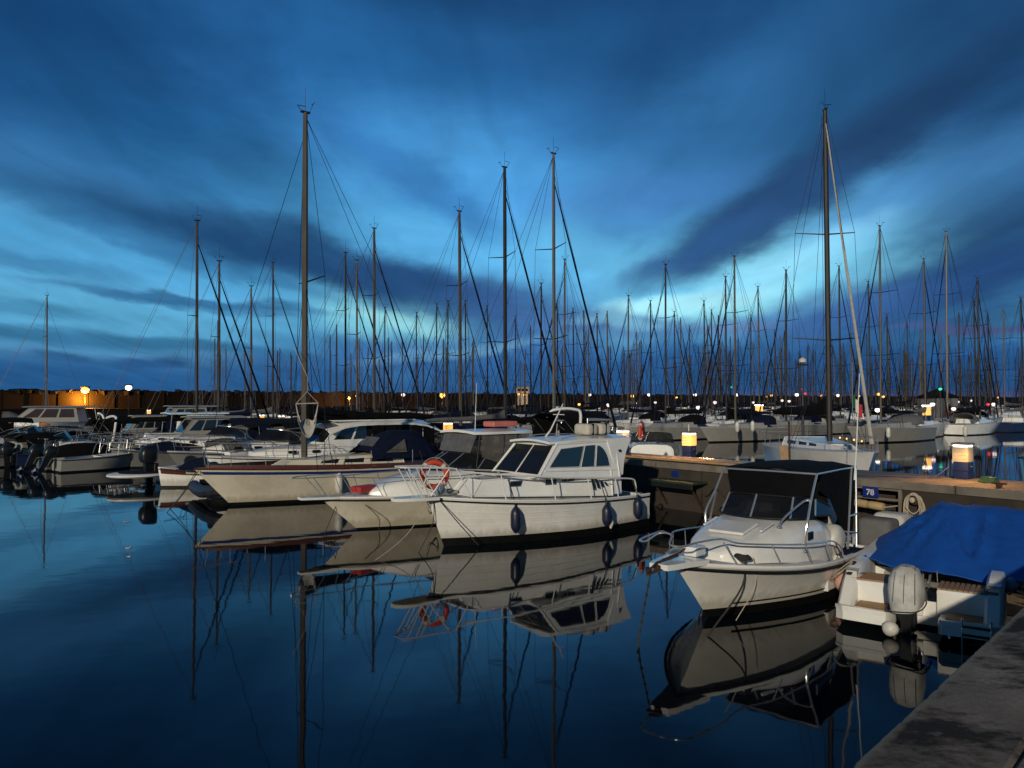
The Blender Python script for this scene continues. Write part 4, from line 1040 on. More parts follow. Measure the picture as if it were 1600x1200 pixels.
m_.grid(rows).build('front_curtain', blackcanvas, wa2, ang=60)
for q in (-1, 1):
    m_ = MB(); m_.grid([[Vector((q * .85, cvf - .25, 2.12)), Vector((q * .80, 2.18, 1.84))], [Vector((q * .86, 1.6, 2.13)), Vector((q * .80, 1.6, 1.62))], [Vector((q * .86, .9, 2.13)), Vector((q * .84, 1.0, 1.0))], [Vector((q * .86, cvr, 2.13)), Vector((q * .86, .5, .9))]])
    m_.build('side_curtain', blackcanvas, wa2)
m_ = MB(); m_.grid([[Vector((x_, 1.62, 1.2)), Vector((x_ , 1.64, 2.1))] for x_ in (-.78, 0, .78)]); m_.build('rear_curtain', blackcanvas, wa2)
# helm seen through the glass
MB().box((.3, 1.95, 1.25), (.5, .45, .9), .05).build('helm_console', white, wa2)
# supporting tubes
for q in (-1, 1):
    MB().tube(smooth_pts([(q * .86, cvf, 2.13), (q * .88, 2.75, 1.75), (q * .92, 3.05, 1.42), (q * .90, 3.12, 1.18), (q * .90, 3.10, 1.02)], 4), .021, 8).build('canopy_leg', steel, wa2)
    MB().tube(smooth_pts([(q * .885, 2.78, 1.72), (q * .80, 2.9, 1.70), (q * .66, 3.35, 1.48), (q * .62, 3.50, 1.36), (q * .62, 3.52, 1.32)], 4), .019, 8).build('canopy_brace', steel, wa2)
    MB().lathe([(.045, 0), (.045, .015), (.025, .03)], (q * .62, 3.52, 1.31), 10).build('brace_foot', steel, wa2)
    MB().lathe([(.045, 0), (.045, .015), (.025, .03)], (q * .90, 3.10, .90), 10).build('leg_foot', steel, wa2)
    for (a_, b_) in (((q * .86, .55, 2.13), (q * 1.0, 1.25, .72)), ((q * .86, .28, 2.13), (q * 1.0, .75, .70))): MB().tube([a_, b_], .020, 8).build('canopy_leg', steel, wa2)
    MB().tube([(q * .955, .98, 1.28), (q * .955, .56, 1.28)], .015, 6).build('cross_tube', steel, wa2)
    MB().tube([(q * .93, 1.18, 1.02), (q * 1.0, .70, .95)], .015, 6).build('cross_tube', steel, wa2)
MB().tube([(-.90, .50, 1.9), (-.93, .46, 2.5), (-.95, .30, 3.9)], [.016, .013, .006], 6).build('whip_antenna', whitetube, wa2)
# low bow rail with forward hoop
for q in (-1, 1):
    path = [(q * .40, 6.18, 1.36), (q * .50, 5.5, 1.35)] + [tuple(H2.sh(t, q, -.10, .34 + .03 * t)) for t in (.84, .74, .62, .50, .42)] + [tuple(H2.sh(.36, q, -.07, .22)), tuple(H2.sh(.34, q, -.06, .02))]
    MB().tube(smooth_pts(path, 4), .0145, 7).build('side_rail', steel, wa2)
    for t in (.88, .74, .60, .47): MB().tube([H2.sh(t, q, -.10, .34 + .03 * t), H2.sh(t - .03, q, -.05, 0.0)], .010, 6).build('stanchion', steel, wa2)
MB().tube(smooth_pts([(-.40, 6.18, 1.36), (-.36, 6.42, 1.34), (-.20, 6.52, 1.36), (-.10, 6.30, 1.46), (.10, 6.30, 1.46), (.20, 6.52, 1.36), (.36, 6.42, 1.34), (.40, 6.18, 1.36)], 5), .0145, 7).build('bow_hoop', steel, wa2)
m_ = MB(); m_.slab([[(-.34, 5.55, 1.03), (.34, 5.55, 1.03)], [(-.26, 6.0, 1.05), (.26, 6.0, 1.05)], [(-.20, 6.35, 1.055), (.20, 6.35, 1.055)], [(-.15, 6.50, 1.055), (.15, 6.50, 1.055)]], .08)
m_.build('bow_platform', white, wa2, ang=30)
MB().box((0, 5.35, 1.10), (.22, .34, .15), .03, seg=2).build('windlass', white, wa2)
an = MB(); an.tube([(0, 5.9, 1.10), (0, 6.55, 1.08), (0, 6.80, 1.0)], .018, 6)
an2 = [(-.02, 6.50, 1.0), (-.22, 6.62, 1.06), (-.15, 6.78, .98), (0, 6.86, .92)]
for q in (-1, 1): an.prism([(0, 6.84, .94), (q * .13, 6.66, 1.01), (q * .10, 6.58, 1.0), (0, 6.70, .97)], (0, 0, 1), -.012, .012)
an.box((0, 6.54, 1.0), (.09, .08, .10), .02)
tag(an.build('anchor', rust), None); bpy.data.objects['anchor'].parent = wa2
m_ = MB()
for k in range(4): m_.tube([(-.60 + (.07 + .012 * k) * math.cos(a) + .02 * k, 4.85 + (.16 - .02 * k) * math.sin(a), .985 + .012 * k + .01 * math.sin(3 * a + k)) for a in [2 * PI * i / 14 for i in range(14)]], .014, 5, True)
m_.build('coiled_line', darkrope, wa2)
m_ = MB(); m_.tube([(.1, 5.3, 1.18), (.06, 5.7, 1.11), (.04, 6.2, 1.09), (0, 6.4, 1.10)], .012, 5); m_.build('anchor_chain', rust, wa2)
ac = to_world(wa2, (-.02, 6.78, .95))
line([ac, ac + Vector((-.08, -.05, -.35)), ac + Vector((-.16, -.12, -.7)), ac + Vector((-.20, -.2, -1.0))], .012, darkrope, 'weedy line hanging from the anchor into the water')
m_ = MB()
for k in range(7):
    c_ = ac + Vector((-.03 - .028 * k, -.02 - .02 * k, -.15 - .12 * k)); m_.box(c_, (.035, .035, .05), .01, Matrix.Rotation(k, 3, 'Z'))
tag(m_.build('weed_clumps', weed), 'clumps of weed stuck on the anchor line', None, kind='stuff')
line([to_world(wa2, (-.60, 4.85, 1.04)), to_world(wa2, (-.66, 5.1, .62)), to_world(wa2, (-.50, 5.75, .1)), to_world(wa2, (-.45, 6.1, -.1))], .015, darkrope, 'dark mooring line slanting down the bow of the canopy boat')
line([to_world(wa2, (-.66, 4.7, 1.0)), to_world(wa2, (-.72, 4.75, .6)), to_world(wa2, (-.60, 5.2, .12))], .007, rope, 'thin line against the white bow of the canopy boat')
# pink ball fender
p_ = to_world(wa2, H2.pt(.40, .30, -1, .20)); r_ = empty('ball_fender', p_, 0, 'pink ball fender between the canopy boat and the blue-tarpaulin boat', 'fender')
MB().lathe([(.02, -.2), (.11, -.17), (.18, -.08), (.195, 0), (.18, .08), (.11, .16), (.05, .2), (.035, .26)], n=18).build('body', pinkfender, r_, ang=80)
MB().lathe([(.045, .18), (.055, .22), (.04, .30)], n=10).build('neck', rubber, r_)
MB().tube([(0, 0, .28), to_world(wa2, H2.sh(.40, -1, -.08, .3)) - p_], .012, 5).build('lanyard', darkrope, r_)
outboard(wa2, 0, -.12, .85, whitefender, 1.15)

# ---------------------------------------------------------------- 3. boat under the blue tarpaulin, stern towards us
h3 = Vector((.57, .82, 0)).normalized()
sc3 = Vector((5.72, 11.1, 0))
H3 = Hull(5.3, 2.15, .95, .74, rake=.5, wl=.84, st=.96, p=2.6, flare=1.2, boot=.05, sp=2)
tb = empty('tarpaulin_boat', sc3 + h3 * .65, rz_of(h3), 'white open boat under a blue tarpaulin, with teak stern benches and a covered outboard', 'motorboat')
H3.band(lambda t: H3.boot, H3.sheer, cap=False).build('hull', white, tb, ang=50)
H3.band(lambda t: -.3, lambda t: H3.boot, m=3).build('antifouling', antifoul, tb)
H3.deck(.62, 1.0, drop=.01).build('foredeck', deckmat, tb)
sd, inn = H3.well(0, .62, .17, .18, stern=False); sd.build('side_deck', white, tb); inn.build('cockpit_liner', deckmat, tb, smooth=False)
MB().prism([(-1.0, .05, .05), (1.0, .05, .05), (1.0, .05, .52), (.3, .05, .52), (.3, .05, .40), (-.3, .05, .40), (-.3, .05, .52), (-1.0, .05, .52)], (0, -1, 0), -.02, .02).build('transom', white, tb)
# quarter wings curving down to the swim platforms
for q in (-1, 1):
    prof = [(0.9, .80), (.55, .80), (.30, .77), (.08, .69), (-.14, .55), (-.32, .40), (-.46, .30)]
    m_ = MB(); rows = []
    for (y_, z_) in prof:
        rows.append([Vector((q * 1.06, y_, .08)), Vector((q * 1.07, y_, z_ - .05)), Vector((q * 1.03, y_ - .01, z_)), Vector((q * .88, y_ - .01, z_)), Vector((q * .84, y_, z_ - .05)), Vector((q * .84, y_, .2))])
    m_.grid(rows).build('quarter_wing', white, tb, ang=45)
    # swim platform sides
    x0, x1 = (.30, 1.07)
    m_ = MB(); m_.prism([(q * x0, 0, .06), (q * x1, 0, .06), (q * x1, -.50, .10), (q * (x1 - .12), -.62, .12), (q * (x0 + .06), -.66, .12), (q * x0, -.55, .1)], (0, 0, 1), 0, .20)
    m_.build('swim_platform', white, tb, ang=30)
    m_ = MB(); m_.prism([(q * (x1 + .01), -.50, .26), (q * (x1 - .11), -.63, .26), (q * (x0 + .05), -.67, .26), (q * (x0 + .05), -.60, .26), (q * (x1 - .15), -.56, .26), (q * (x1 - .05), -.46, .26)], (0, 0, 1), .0, .05); m_.build('platform_lip', white, tb)
    for k in range(4):
        m_ = MB(); m_.box((q * .60, -.08 - .115 * k, .292), (.44, .10, .022), .004); m_.build('teak_plank', teak, tb)
# stern bench with teak slats
bb = MB().box((-.45, .24, .40), (1.0, .58, .42), .03, seg=2).build('bench', white, tb)
for k in range(5): MB().box((-.45, .02 + .11 * k, .622), (.98, .095, .022), .004).build('slat', teak, tb)
bb = MB().box((.62, .24, .40), (.78, .58, .42), .03, seg=2).build('bench', white, tb)
for k in range(9): MB().box((.26 + .068 * k, .24, .622), (.050, .54, .022), .004).build('slat', teak, tb)
MB().box((.92, .24, .635), (.17, .56, .04), .01).build('grey_pad', greycanvas, tb)
# grab handle on the left wing, cleats
MB().tube(smooth_pts([(-.84, .42, .42), (-.78, .40, .52), (-.78, .22, .66), (-.80, .10, .70), (-.84, .06, .68)], 4), .011, 6).build('grab_handle', steel, tb)
MB().box((-.97, .28, .80), (.07, .16, .03), .01).build('cleat', rubber, tb); MB().box((-.97, -.02, .69), (.08, .10, .03), .01).build('cleat', navyfender, tb)
# folded swim ladder on the right side
lad = empty('swim_ladder'); lad.parent = tb; lad.location = (.78, -.66, .14)
for q in (-1, 1): MB().tube(smooth_pts([(q * .17, .12, .20), (q * .17, -.02, .24), (q * .17, -.10, .12), (q * .17, -.08, -.16)], 3), .014, 6).build('side_tube', steel, lad)
for k in range(3): MB().box((0, -.09 + .02 * k, .16 - .12 * k), (.34, .06, .025), .008).build('rung', rubber, lad)
MB().tube([(.30, -.45, .20), (.42, -.60, .16), (.46, -.66, .08)], .02, 6).build('exhaust_hose', steel, tb)
# round white drain float / trim tab light on the left
MB().lathe([(.02, -.1), (.09, -.07), (.115, 0), (.09, .07), (.02, .1)], (-.28, -.76, .12), 12, Rx).build('stern_float', whitefender, tb, ang=70)
eg = outboard(tb, -.10, -.28, .36, cowlgrey, .9)
# cloth cover pulled over the engine
m_ = MB(); rows = []
prof = [(.13, .22, .28), (.22, .245, .30), (.38, .25, .30), (.52, .23, .28), (.63, .17, .21), (.68, .08, .11)]
for k, (zz, wx, wy) in enumerate(prof):
    rows.append([Vector((-.10 + math.copysign(abs(math.cos(a)) ** .6, math.cos(a)) * .92 * (wx + .012 * math.sin(5 * a + k)), -.52 + math.copysign(abs(math.sin(a)) ** .6, math.sin(a)) * (wy + .012 * math.cos(4 * a + k)), .28 + zz * 1.06 + (.05 * math.cos(a - .6) - .02 if k == 0 else 0))) for a in [2 * PI * i / 28 for i in range(29)]])
m_.grid(rows); m_.add(rows[-1][:-1], [tuple(range(28))]); m_.build('engine_cover', mat('pale_engine_cover', (.50, .50, .47), .8, var=.12, vscale=4, bump=.6, bscale=6, dirt=(.2, .18, .14), dirt_amt=.5), tb, ang=70)
cvp = [Vector((-.10 + .245 * math.copysign(abs(math.cos(a)) ** .6, math.cos(a)), -.52 + .315 * math.copysign(abs(math.sin(a)) ** .6, math.sin(a)), .425 + .05 * math.cos(a - .6))) for a in [2 * PI * i / 28 for i in range(28)]]
MB().tube(cvp, .010, 5, True).build('cover_drawcord', darkrope, tb)
for k, (x_, w_) in enumerate(((-.10, 0), (-.24, .02), (.05, -.02))):
    MB().tube(smooth_pts([(x_, -.22 + .0, .50), (x_ * .9, -.25, .87), (x_ * .8 - .02, -.50, 1.005 - abs(w_)), (x_ * .9, -.78, .87), (x_, -.83, .52)], 4), .005, 4).build('cover_seam', greycanvas, tb)
for k in range(3): MB().tube(smooth_pts([(-.18 + .10 * k, -.30, .38), (-.22 + .12 * k, -.12, .62 - .04 * k), (-.10 + .1 * k, .02, .60), (-.06 + .1 * k, .12, .50)], 4), .014, 5).build('control_cable', rubber, tb)
MB().tube([(-.20, -.20, .10), (-.20, -.06, .34)], .022, 6).build('tilt_ram', steel, tb)
MB().box((-.62, .06, .30), (.07, .02, .10), .01).build('drain_plate', steel, tb); MB().box((.72, .06, .30), (.10, .02, .10), .01).build('drain_plate', rubber, tb)
# tarpaulin: hem along the stern, tent top over a frame, sides tied down
random.seed(21)
CTRL = [[(-.97, 1.15, .76), (.15, .80, .72), (1.26, .64, .74), (2.0, 1.3, 1.25)],
        [(-1.04, 1.9, .74), (.02, 1.85, 1.13), (1.05, 1.75, 1.13), (2.05, 2.2, 1.36)],
        [(-1.06, 3.0, .80), (-.06, 2.95, 1.50), (.76, 3.0, 1.49), (2.0, 3.3, 1.46)],
        [(-.95, 3.9, .86), (-.10, 3.9, 1.46), (.70, 3.9, 1.44), (1.8, 4.1, 1.40)],
        [(-.55, 4.9, .92), (-.10, 4.9, 1.05), (.45, 4.9, 1.05), (1.0, 4.9, .98)]]
CTRL = [[Vector(p) for p in r] for r in CTRL]
m_ = MB(); rows = []; NV, NU = 40, 36
for i in range(NV + 1):
    v = i / NV * 4; iv = min(3, int(v)); fv = v - iv; row = []
    for j in range(NU + 1):
        u = j / NU * 3; iu = min(2, int(u)); fu = u - iu
        p = (CTRL[iv][iu] * (1 - fu) + CTRL[iv][iu + 1] * fu) * (1 - fv) + (CTRL[iv + 1][iu] * (1 - fu) + CTRL[iv + 1][iu + 1] * fu) * fv
        p = p.copy(); s_ = fu * (1 - fu) * 4
        rear = max(0, 1 - v / 2.2)
        p.z -= .045 * s_ * (.5 + rear)                                           # sag between the ridges
        p.z += .020 * math.sin(2 * PI * (u * 2.2 + .5 * v)) * min(1, v * 2) * s_     # soft folds
        for (u0, v0, u1, v1, am) in ((1.0, 1.9, .35, .1, .05), (1.05, 1.9, 1.5, .0, .05), (1.9, 1.95, 1.45, .1, .055), (2.0, 1.9, 2.5, .3, .04), (.9, 2.0, .1, 1.6, .04), (.95, 2.2, .15, 2.9, .03)):
            du, dv = u1 - u0, v1 - v0; q = max(0, min(1, ((u - u0) * du + (v - v0) * dv) / (du * du + dv * dv)))
            d_ = math.hypot(u - u0 - q * du, v - v0 - q * dv)
            am *= 1.5; p.z += am * math.exp(-(d_ / .055) ** 2) * math.sin(PI * min(1, q + .12)) - am * .8 * math.exp(-((d_ - .14) / .09) ** 2) * math.sin(PI * min(1, q + .12))
        if i == 0: p.z += .015 * math.sin(u * 11)
        row.append(p)
    rows.append(row)
rows_hem = rows[0]; m_.slab(rows, .006); m_.tube([r + Vector((0, 0, -.004)) for r in rows[0]], .010, 5)
tp = tag(m_.build('tarpaulin', bluetarp, None, ang=60), 'blue tarpaulin draped as a tent over the boat at the right edge', 'tarpaulin')
tp.location = tb.location; tp.rotation_euler = tb.rotation_euler
MB().tube([(0, .8, .2), (0, 1.9, 1.00), (0, 2.9, 1.34), (0, 4.0, 1.33)], .02, 6).build('ridge_pole', steel, tb)
MB().tube([(-.1, 1.2, .2), (-.1, 1.35, .84)], .012, 6).build('prop', steel, tb)
# roll of blue cloth and fender on the right gunwale
p_ = to_world(tb, (1.14, 1.05, .66)); o = MB(); o.lathe([(.03, -.5), (.09, -.45), (.11, -.2), (.105, .2), (.09, .45), (.03, .5)], n=12, rot=Matrix.Rotation(PI / 2, 3, 'X'))
o = tag(o.build('fender', mat('pale_blue_fender', (.20, .27, .36), .5)), 'pale blue fender roll squeezed between the tarpaulin boat and the quay', 'fender'); o.location = p_; o.rotation_euler = (0, 0, rz_of(h3))
for k, (u_, lab) in enumerate(((0, 'left'), (12, 'second'), (24, 'right'))):
    q_ = rows_hem[u_]; MB().lathe([(.016, -.004), (.022, 0), (.016, .004)], q_ + Vector((0, .02, .008)), 8).build('eyelet', steel, tp); MB().tube([q_, q_ + Vector((.02, -.12, -.14))], .005, 4).build('tie_cord', rope, tp)
line([to_world(tb, (1.0, .5, .75)), to_world(tb, (1.12, .2, .62)), to_world(tb, (1.25, -.1, .8)), to_world(tb, (2.0, -.3, 1.5)), to_world(tb, (2.3, -.3, 1.70))], .013, darkrope, 'dark stern line from the tarpaulin boat up to the quay')
line([to_world(tb, (-.97, .2, .82)), to_world(tb, (-1.1, -.2, .7)), to_world(tb, (-1.25, .1, .6)), to_world(tb, (-1.05, .7, .78))], .010, rope, 'thin line looped over the left wing of the tarpaulin boat')

# ---------------------------------------------------------------- 3b. small open boat between them
h3b = Vector((.74, .67, 0)).normalized()
ob = empty('open_boat', (5.95, 14.0, 0), rz_of(h3b), 'small white open boat with covered console squeezed behind the canopy boat', 'motorboat')
HO = Hull(4.6, 1.7, .72, .58, rake=.5, wl=.82, st=.92, p=2.4, boot=.05)
basic_hull(HO, ob, white, antifoul, .018, rubber, .72, .13, .2)
MB().box((0, 1.55, .70), (.62, .55, .85), .12, seg=3).build('console_cover', greycanvas, ob, ang=70)
MB().box((0, 2.2, .95), (.60, .50, .42), .12, seg=3).build('windscreen_cover', mat('pale_engine_cover', (.5, .5, .47)), ob, ang=70)
MB().box((.18, .45, .60), (.8, .5, .12), .04).build('seat', navycanvas, ob)
MB().box((0, .28, .42), (1.3, .3, .3), .04).build('stern_locker', white, ob)
outboard(ob, -.1, -.12, .60, whitefender, .9, rad(-38), whitefender)
p_ = to_world(ob, (-.95, .7, .42)); fender('fender', p_, whitefender, .11, .42, 'white fender standing between the canopy boat and the small open boat', None, to_world(ob, (-.78, .7, .62)))

# ---------------------------------------------------------------- 4. cream fishing boat left of the cruiser
H4 = Hull(7.4, 2.5, .90, .80, rake=1.05, wl=.82, st=.86, p=2.2, flare=1.3, boot=.05)
b4p = Vector((-4.88, 19.75, 0)) - HA * 7.4
fb4 = empty('sport_boat', b4p, rz_of(HA), 'cream hulled boat with a white hardtop and clear curtains behind the cabin cruiser bow', 'motorboat')
basic_hull(H4, fb4, cream, antifoul, .018, rubber, .45, .17, .3)
m_ = MB()
for q in (-1, 1): m_.tube([H4.sh(t, q, -.02, .015) for t in H4.ts(24)], .03, 6)
m_.build('toe_rail', white, fb4)
m_ = MB(); m_.grid([ring(6.1, .20, 1.02, .84), ring(5.8, .52, 1.16, .82), ring(5.2, .78, 1.30, .8), ring(4.5, .92, 1.42, .8), ring(3.7, .98, 1.5, .78), ring(3.2, 1.0, 1.5, .75), ring(3.1, .98, .8, .7)]); m_.add(ring(6.1, .20, 1.02, .84), [tuple(range(9))]); m_.build('cuddy', white, fb4, ang=45)
base = [Vector((-.98, 2.1, 1.40)), Vector((-.96, 3.2, 1.46)), Vector((-.60, 4.1, 1.46)), Vector((0, 4.4, 1.46)), Vector((.60, 4.1, 1.46)), Vector((.96, 3.2, 1.46)), Vector((.98, 2.1, 1.40))]
topp = [Vector((-.90, 1.9, 1.50)), Vector((-.86, 2.8, 1.82)), Vector((-.52, 3.35, 1.90)), Vector((0, 3.55, 1.92)), Vector((.52, 3.35, 1.90)), Vector((.86, 2.8, 1.82)), Vector((.90, 1.9, 1.50))]
for i in range(6):
    a_, b_, c_, d_ = base[i], base[i + 1], topp[i + 1], topp[i]; n_ = (b_ - a_).cross(d_ - a_).normalized()
    MB().prism([a_, b_, c_, d_], n_, -.004, .004).build('windscreen_pane', tint, fb4)
MB().tube(smooth_pts(topp, 3), .016, 6).build('windscreen_rim', rubber, fb4)
for i in (1, 2, 3, 4): MB().tube([base[i], topp[i]], .015, 6).build('windscreen_mullion', steel, fb4)
m_ = MB(); m_.slab([[Vector((q * (.98 - (.10 if k in (0, 6) else 0)), 1.15 + 2.1 * k / 6, 2.50 + .05 * (1 - q * q))) for q in (-1, -.6, 0, .6, 1)] for k in range(7)], .07); m_.build('hardtop', white, fb4, ang=50)
for q in (-1, 1):
    for (y_, y2, z2) in ((3.05, 3.2, 1.9), (2.2, 2.3, 1.7), (1.3, 1.2, .9)): MB().tube([(q * .90, y_, 2.46), (q * .93, y2, z2 - .4)], .022, 6).build('hardtop_post', rubber if y_ > 2 else steel, fb4)
    for (ya, yb) in ((3.0, 2.25), (2.2, 1.75), (1.7, 1.3)):
        MB().prism([(q * .91, ya, 2.42), (q * .91, yb, 2.42), (q * .93, yb - .02, 1.55), (q * .93, ya + .02, 1.80 if ya > 2.9 else 1.60)], (q, 0, 0), 0, .006).build('curtain_pane', vinyl, fb4)
MB().prism([(-.84, 3.12, 2.43), (.84, 3.12, 2.43), (.80, 3.32, 1.93), (-.80, 3.32, 1.93)], (0, 1, 0), 0, .006).build('curtain_pane', vinyl, fb4)
rr_ = empty('rescue_bench'); rr_.parent = fb4; rr_.location = (-.1, 1.75, 2.60)
MB().box((0, 0, .09), (.55, .9, .16), .03).build('box', mat('faded_red', (.55, .16, .12), .6), rr_)
MB().tube([(.0, 2.6, 2.55), (0, 2.55, 3.9)], [.014, .006], 5).build('whip_antenna', whitetube, fb4)
m_ = MB(); m_.slab([[(-.26, 7.0, .93), (.26, 7.0, .93)], [(-.22, 7.5, .95), (.22, 7.5, .95)], [(-.12, 7.95, .96), (.12, 7.95, .96)]], .06); m_.build('bow_platform', white, fb4)
for q in (-1, 1):
    path = [(q * .02, 8.15, 1.45), (q * .25, 7.9, 1.46), (q * .36, 7.2, 1.46)] + [tuple(H4.sh(t, q, -.08, .52)) for t in (.88, .76, .64, .52, .42)] + [tuple(H4.sh(.38, q, -.06, .02))]
    MB().tube(smooth_pts(path, 3), .014, 6).build('bow_rail', steel, fb4)
    for t in (.93, .84, .72, .60, .48): MB().tube([H4.sh(t, q, -.08, .52), H4.sh(t - .035, q, -.05, 0)], .010, 5).build('stanchion', steel, fb4)
    MB().tube([(q * .28, 7.7, 1.46), (q * .18, 7.3, .96)], .010, 5).build('stanchion', steel, fb4)
MB().box((0, 6.15, 1.06), (.42, .7, .16), .05, Matrix.Rotation(.3, 3, 'Z'), 2).build('red_cushion', redplastic, fb4)
# coil of line on the hull side
m_ = MB()
for k in range(5): m_.tube(smooth_pts([(0, -.12, .16), (0, -.15 - .01 * k, -.05), (.01 * k, 0, -.20 - .012 * k), (0, .15, -.05), (0, .12, .16)], 4, True), .008, 4, True)
o = tag(m_.build('line_coil', netc), 'coil of grey line hanging on the cream hull left of the cruiser stem', 'rope'); o.location = to_world(fb4, H4.pt(.66, .62, -1, .04)); o.rotation_euler = (0, 0, rz_of(HA))
line([to_world(fb4, (-.2, 6.6, .95)), to_world(fb4, (-.62, 6.1, .4)), to_world(fb4, (-.5, 6.0, 0))], .010, darkrope, 'dark line from the cream boat bow to the water')
line([to_world(fb4, (-.1, 6.9, .95)), to_world(fb4, (-.1, 7.1, .5)), to_world(fb4, (-.6, 7.6, -.05))], .009, darkrope, 'slack line ahead of the cream boat stem')

# ---------------------------------------------------------------- sailboat builder
RAND = random.Random(99)
def sailboat(pos, h, L, Hm, label, group=None, hullm=white, cover=navycanvas, jib=navycanvas, mastm=alu, spr=(.62,), lean=0.0, detail=2, boot=antifoul, stripe=None, cat='sailboat', B=None, fb=None, fs=None, hood=None, mr=.085, jibr=.07, boom=True, rake=None, mastpos=.58, wind=True, swing=0.0, covs=1.0, fore=True, jibtop=.93, tooth=None, trunk=True, boomz=None):
    """pos: where the mast stands (x, y) on the water plane; h: heading of the bow"""
    B = B or L * .31; fb = fb or .75 + L * .045; fs = fs or fb * .82
    h = Vector((h[0], h[1], 0)).normalized(); ym = L * mastpos
    root = empty('sailboat', Vector((pos[0], pos[1], 0)) - h * ym, rz_of(h), label, cat, group)
    H = Hull(L, B, fb, fs, rake=rake if rake is not None else L * .1, wl=.80, st=.70, p=2.0, flare=1.0, boot=.10, draft=.4, pm=.45, sp=1.6, tr=-.2)
    nn = 20 if detail > 1 else 10
    H.band(lambda t: H.boot, H.sheer, n=nn, m=5 if detail > 1 else 3).build('hull', hullm, root, ang=50)
    H.band(lambda t: -.2, lambda t: H.boot, n=nn, m=2).build('antifouling', boot, root)
    H.deck(n=nn - 4).build('deck', deckmat, root)
    if stripe:
        m_ = MB()
        for q in (-1, 1): m_.grid([[H.pt(t, H.sheer(t) * z, q, .005) for z in (.86, .94)] for t in H.ts(24, .01, .99)])
        m_.build('sheer_stripe', stripe, root)
    zt = fs + (fb - fs) * .3; wt = B * .30
    if trunk:
        c_, f_ = frustum(L * .30, L * .74, L * .31, L * .70, wt * 1.05, wt * .5, wt * .95, wt * .4, zt - .05, zt + .42, zt + .1, zt + .30)
        frustum_mb(c_, .04).build('coachroof', white if hullm in (navyhull, greydim) else hullm, root, ang=40)
        if detail > 1:
            cc_ = Vector((0, L * .5, zt + .2))
            for fc in ('port', 'stbd'):
                for (a_, b_) in ((.10, .30), (.36, .52), (.58, .72)):
                    pane(f_[fc], [(a_, .40), (b_, .42), (b_, .74), (a_, .80)], cc_, .008, .02).build('window', glass, root)
        zb = zt + .42
    else: zb = zt
    # mast
    lx = math.tan(lean)
    def M(z, dx=0, dy=0): return Vector((lx * (z - zb) + dx, ym + dy - .006 * (z - zb), z))
    MB().tube([M(zb - .05), M(zb + .3), M(Hm * .85), M(Hm)], [mr, mr, mr * .92, mr * .72], 8).build('mast', mastm, root)
    if detail > 0 and wind:
        m_ = MB(); m_.box(M(Hm + .02), (.12, .34, .06), .01); m_.tube([M(Hm, 0, .1), M(Hm + .28, .18, .22)], .012, 4); m_.tube([M(Hm + .28, .18, .22), M(Hm + .30, .18, -.1)], .012, 4)
        m_.tube([M(Hm, 0, -.14), M(Hm + .30, -.22, -.2)], .011, 4); m_.tube([M(Hm + .30, -.34, -.2), M(Hm + .30, -.08, -.2)], .014, 4)
        m_.build('wind_vane', wire, root); MB().tube([M(Hm), M(Hm + .9)], .009, 3).build('vhf_aerial', wire, root)
    sp = []
    for f in spr:
        z = zb + (Hm - zb) * f; w = B * .42 * (1.05 - .35 * f)
        for q in (-1, 1):
            MB().tube([M(z), M(z + .12, q * w, -.25)], [.035, .02], 5).build('spreader', wire, root)
        sp.append((z, w))
    rg = MB(); wr = .011 if Hm < 18 else .014
    wr *= max(1.0, pos[1] / 52.0)
    for q in (-1, 1):
        ch = Vector((q * B * .44, ym - .15, fs + (fb - fs) * .35))
        pts = [M(Hm - .15, q * .05)] + [M(z + .12, q * w, -.25) for z, w in sorted(sp, reverse=True)] + [ch]
        rg.tube(pts, wr, 3)
        z1 = sorted(sp)[0][0]; rg.tube([M(z1, q * .05), ch + Vector((0, .25, 0))], wr, 3)
        rg.tube([M(z1, q * .05), ch + Vector((0, -.3, 0))], wr, 3)
        rg.tube([M(Hm - .1), Vector((q * B * .30, .1, fs + .1))], wr, 3)
    bow = Vector((0, L * .985, fb + .05))
    if fore: rg.tube([M(Hm * jibtop + .2), bow], wr, 3)
    if detail > 0: rg.tube([M(Hm - .2, .12, -.1), M(zb + 1.0, .16, -.16)], wr, 3)
    rg.build('rigging', wire, root)
    if jib:
        a = M(Hm * jibtop - .25); n_ = 10; pts = [a.lerp(bow + Vector((0, 0, .25)), k / n_) for k in range(n_ + 1)]
        MB().tube(pts, [jibr * .3] + [jibr * (.55 + .5 * k / n_) for k in range(n_ - 1)] + [jibr * 1.3, jibr * .6], 7).build('furled_jib', jib, root)
    if boom:
        z = boomz or zb + .75; bl = ym - L * .12
        MB().tube([M(z), Vector((lx + swing * bl, ym - bl, z + .05))], .055, 6).build('boom', mastm, root)
        m_ = MB(); n_ = 8; rows = []
        for k in range(n_ + 1):
            f = k / n_; hh = covs * (.42 * (1 - .62 * f) + .03 * math.sin(f * 9)); ww = covs * .15 * (1 - .4 * f)
            c0 = Vector((swing * f * bl, ym - .12 - f * (bl - .2), z - .06))
            if f == 0: hh = .62 * covs
            rows.append([c0 + Vector((ww * math.sin(a), 0, hh * (.5 - .5 * math.cos(a)) * (1 + .06 * math.sin(7 * f + a)))) for a in [2 * PI * i / 8 for i in range(9)]])
        m_.grid(rows); m_.add(rows[0][:-1], [tuple(range(8))]); m_.add(rows[-1][:-1], [tuple(range(8))]); m_.build('sail_cover', cover, root, ang=60)
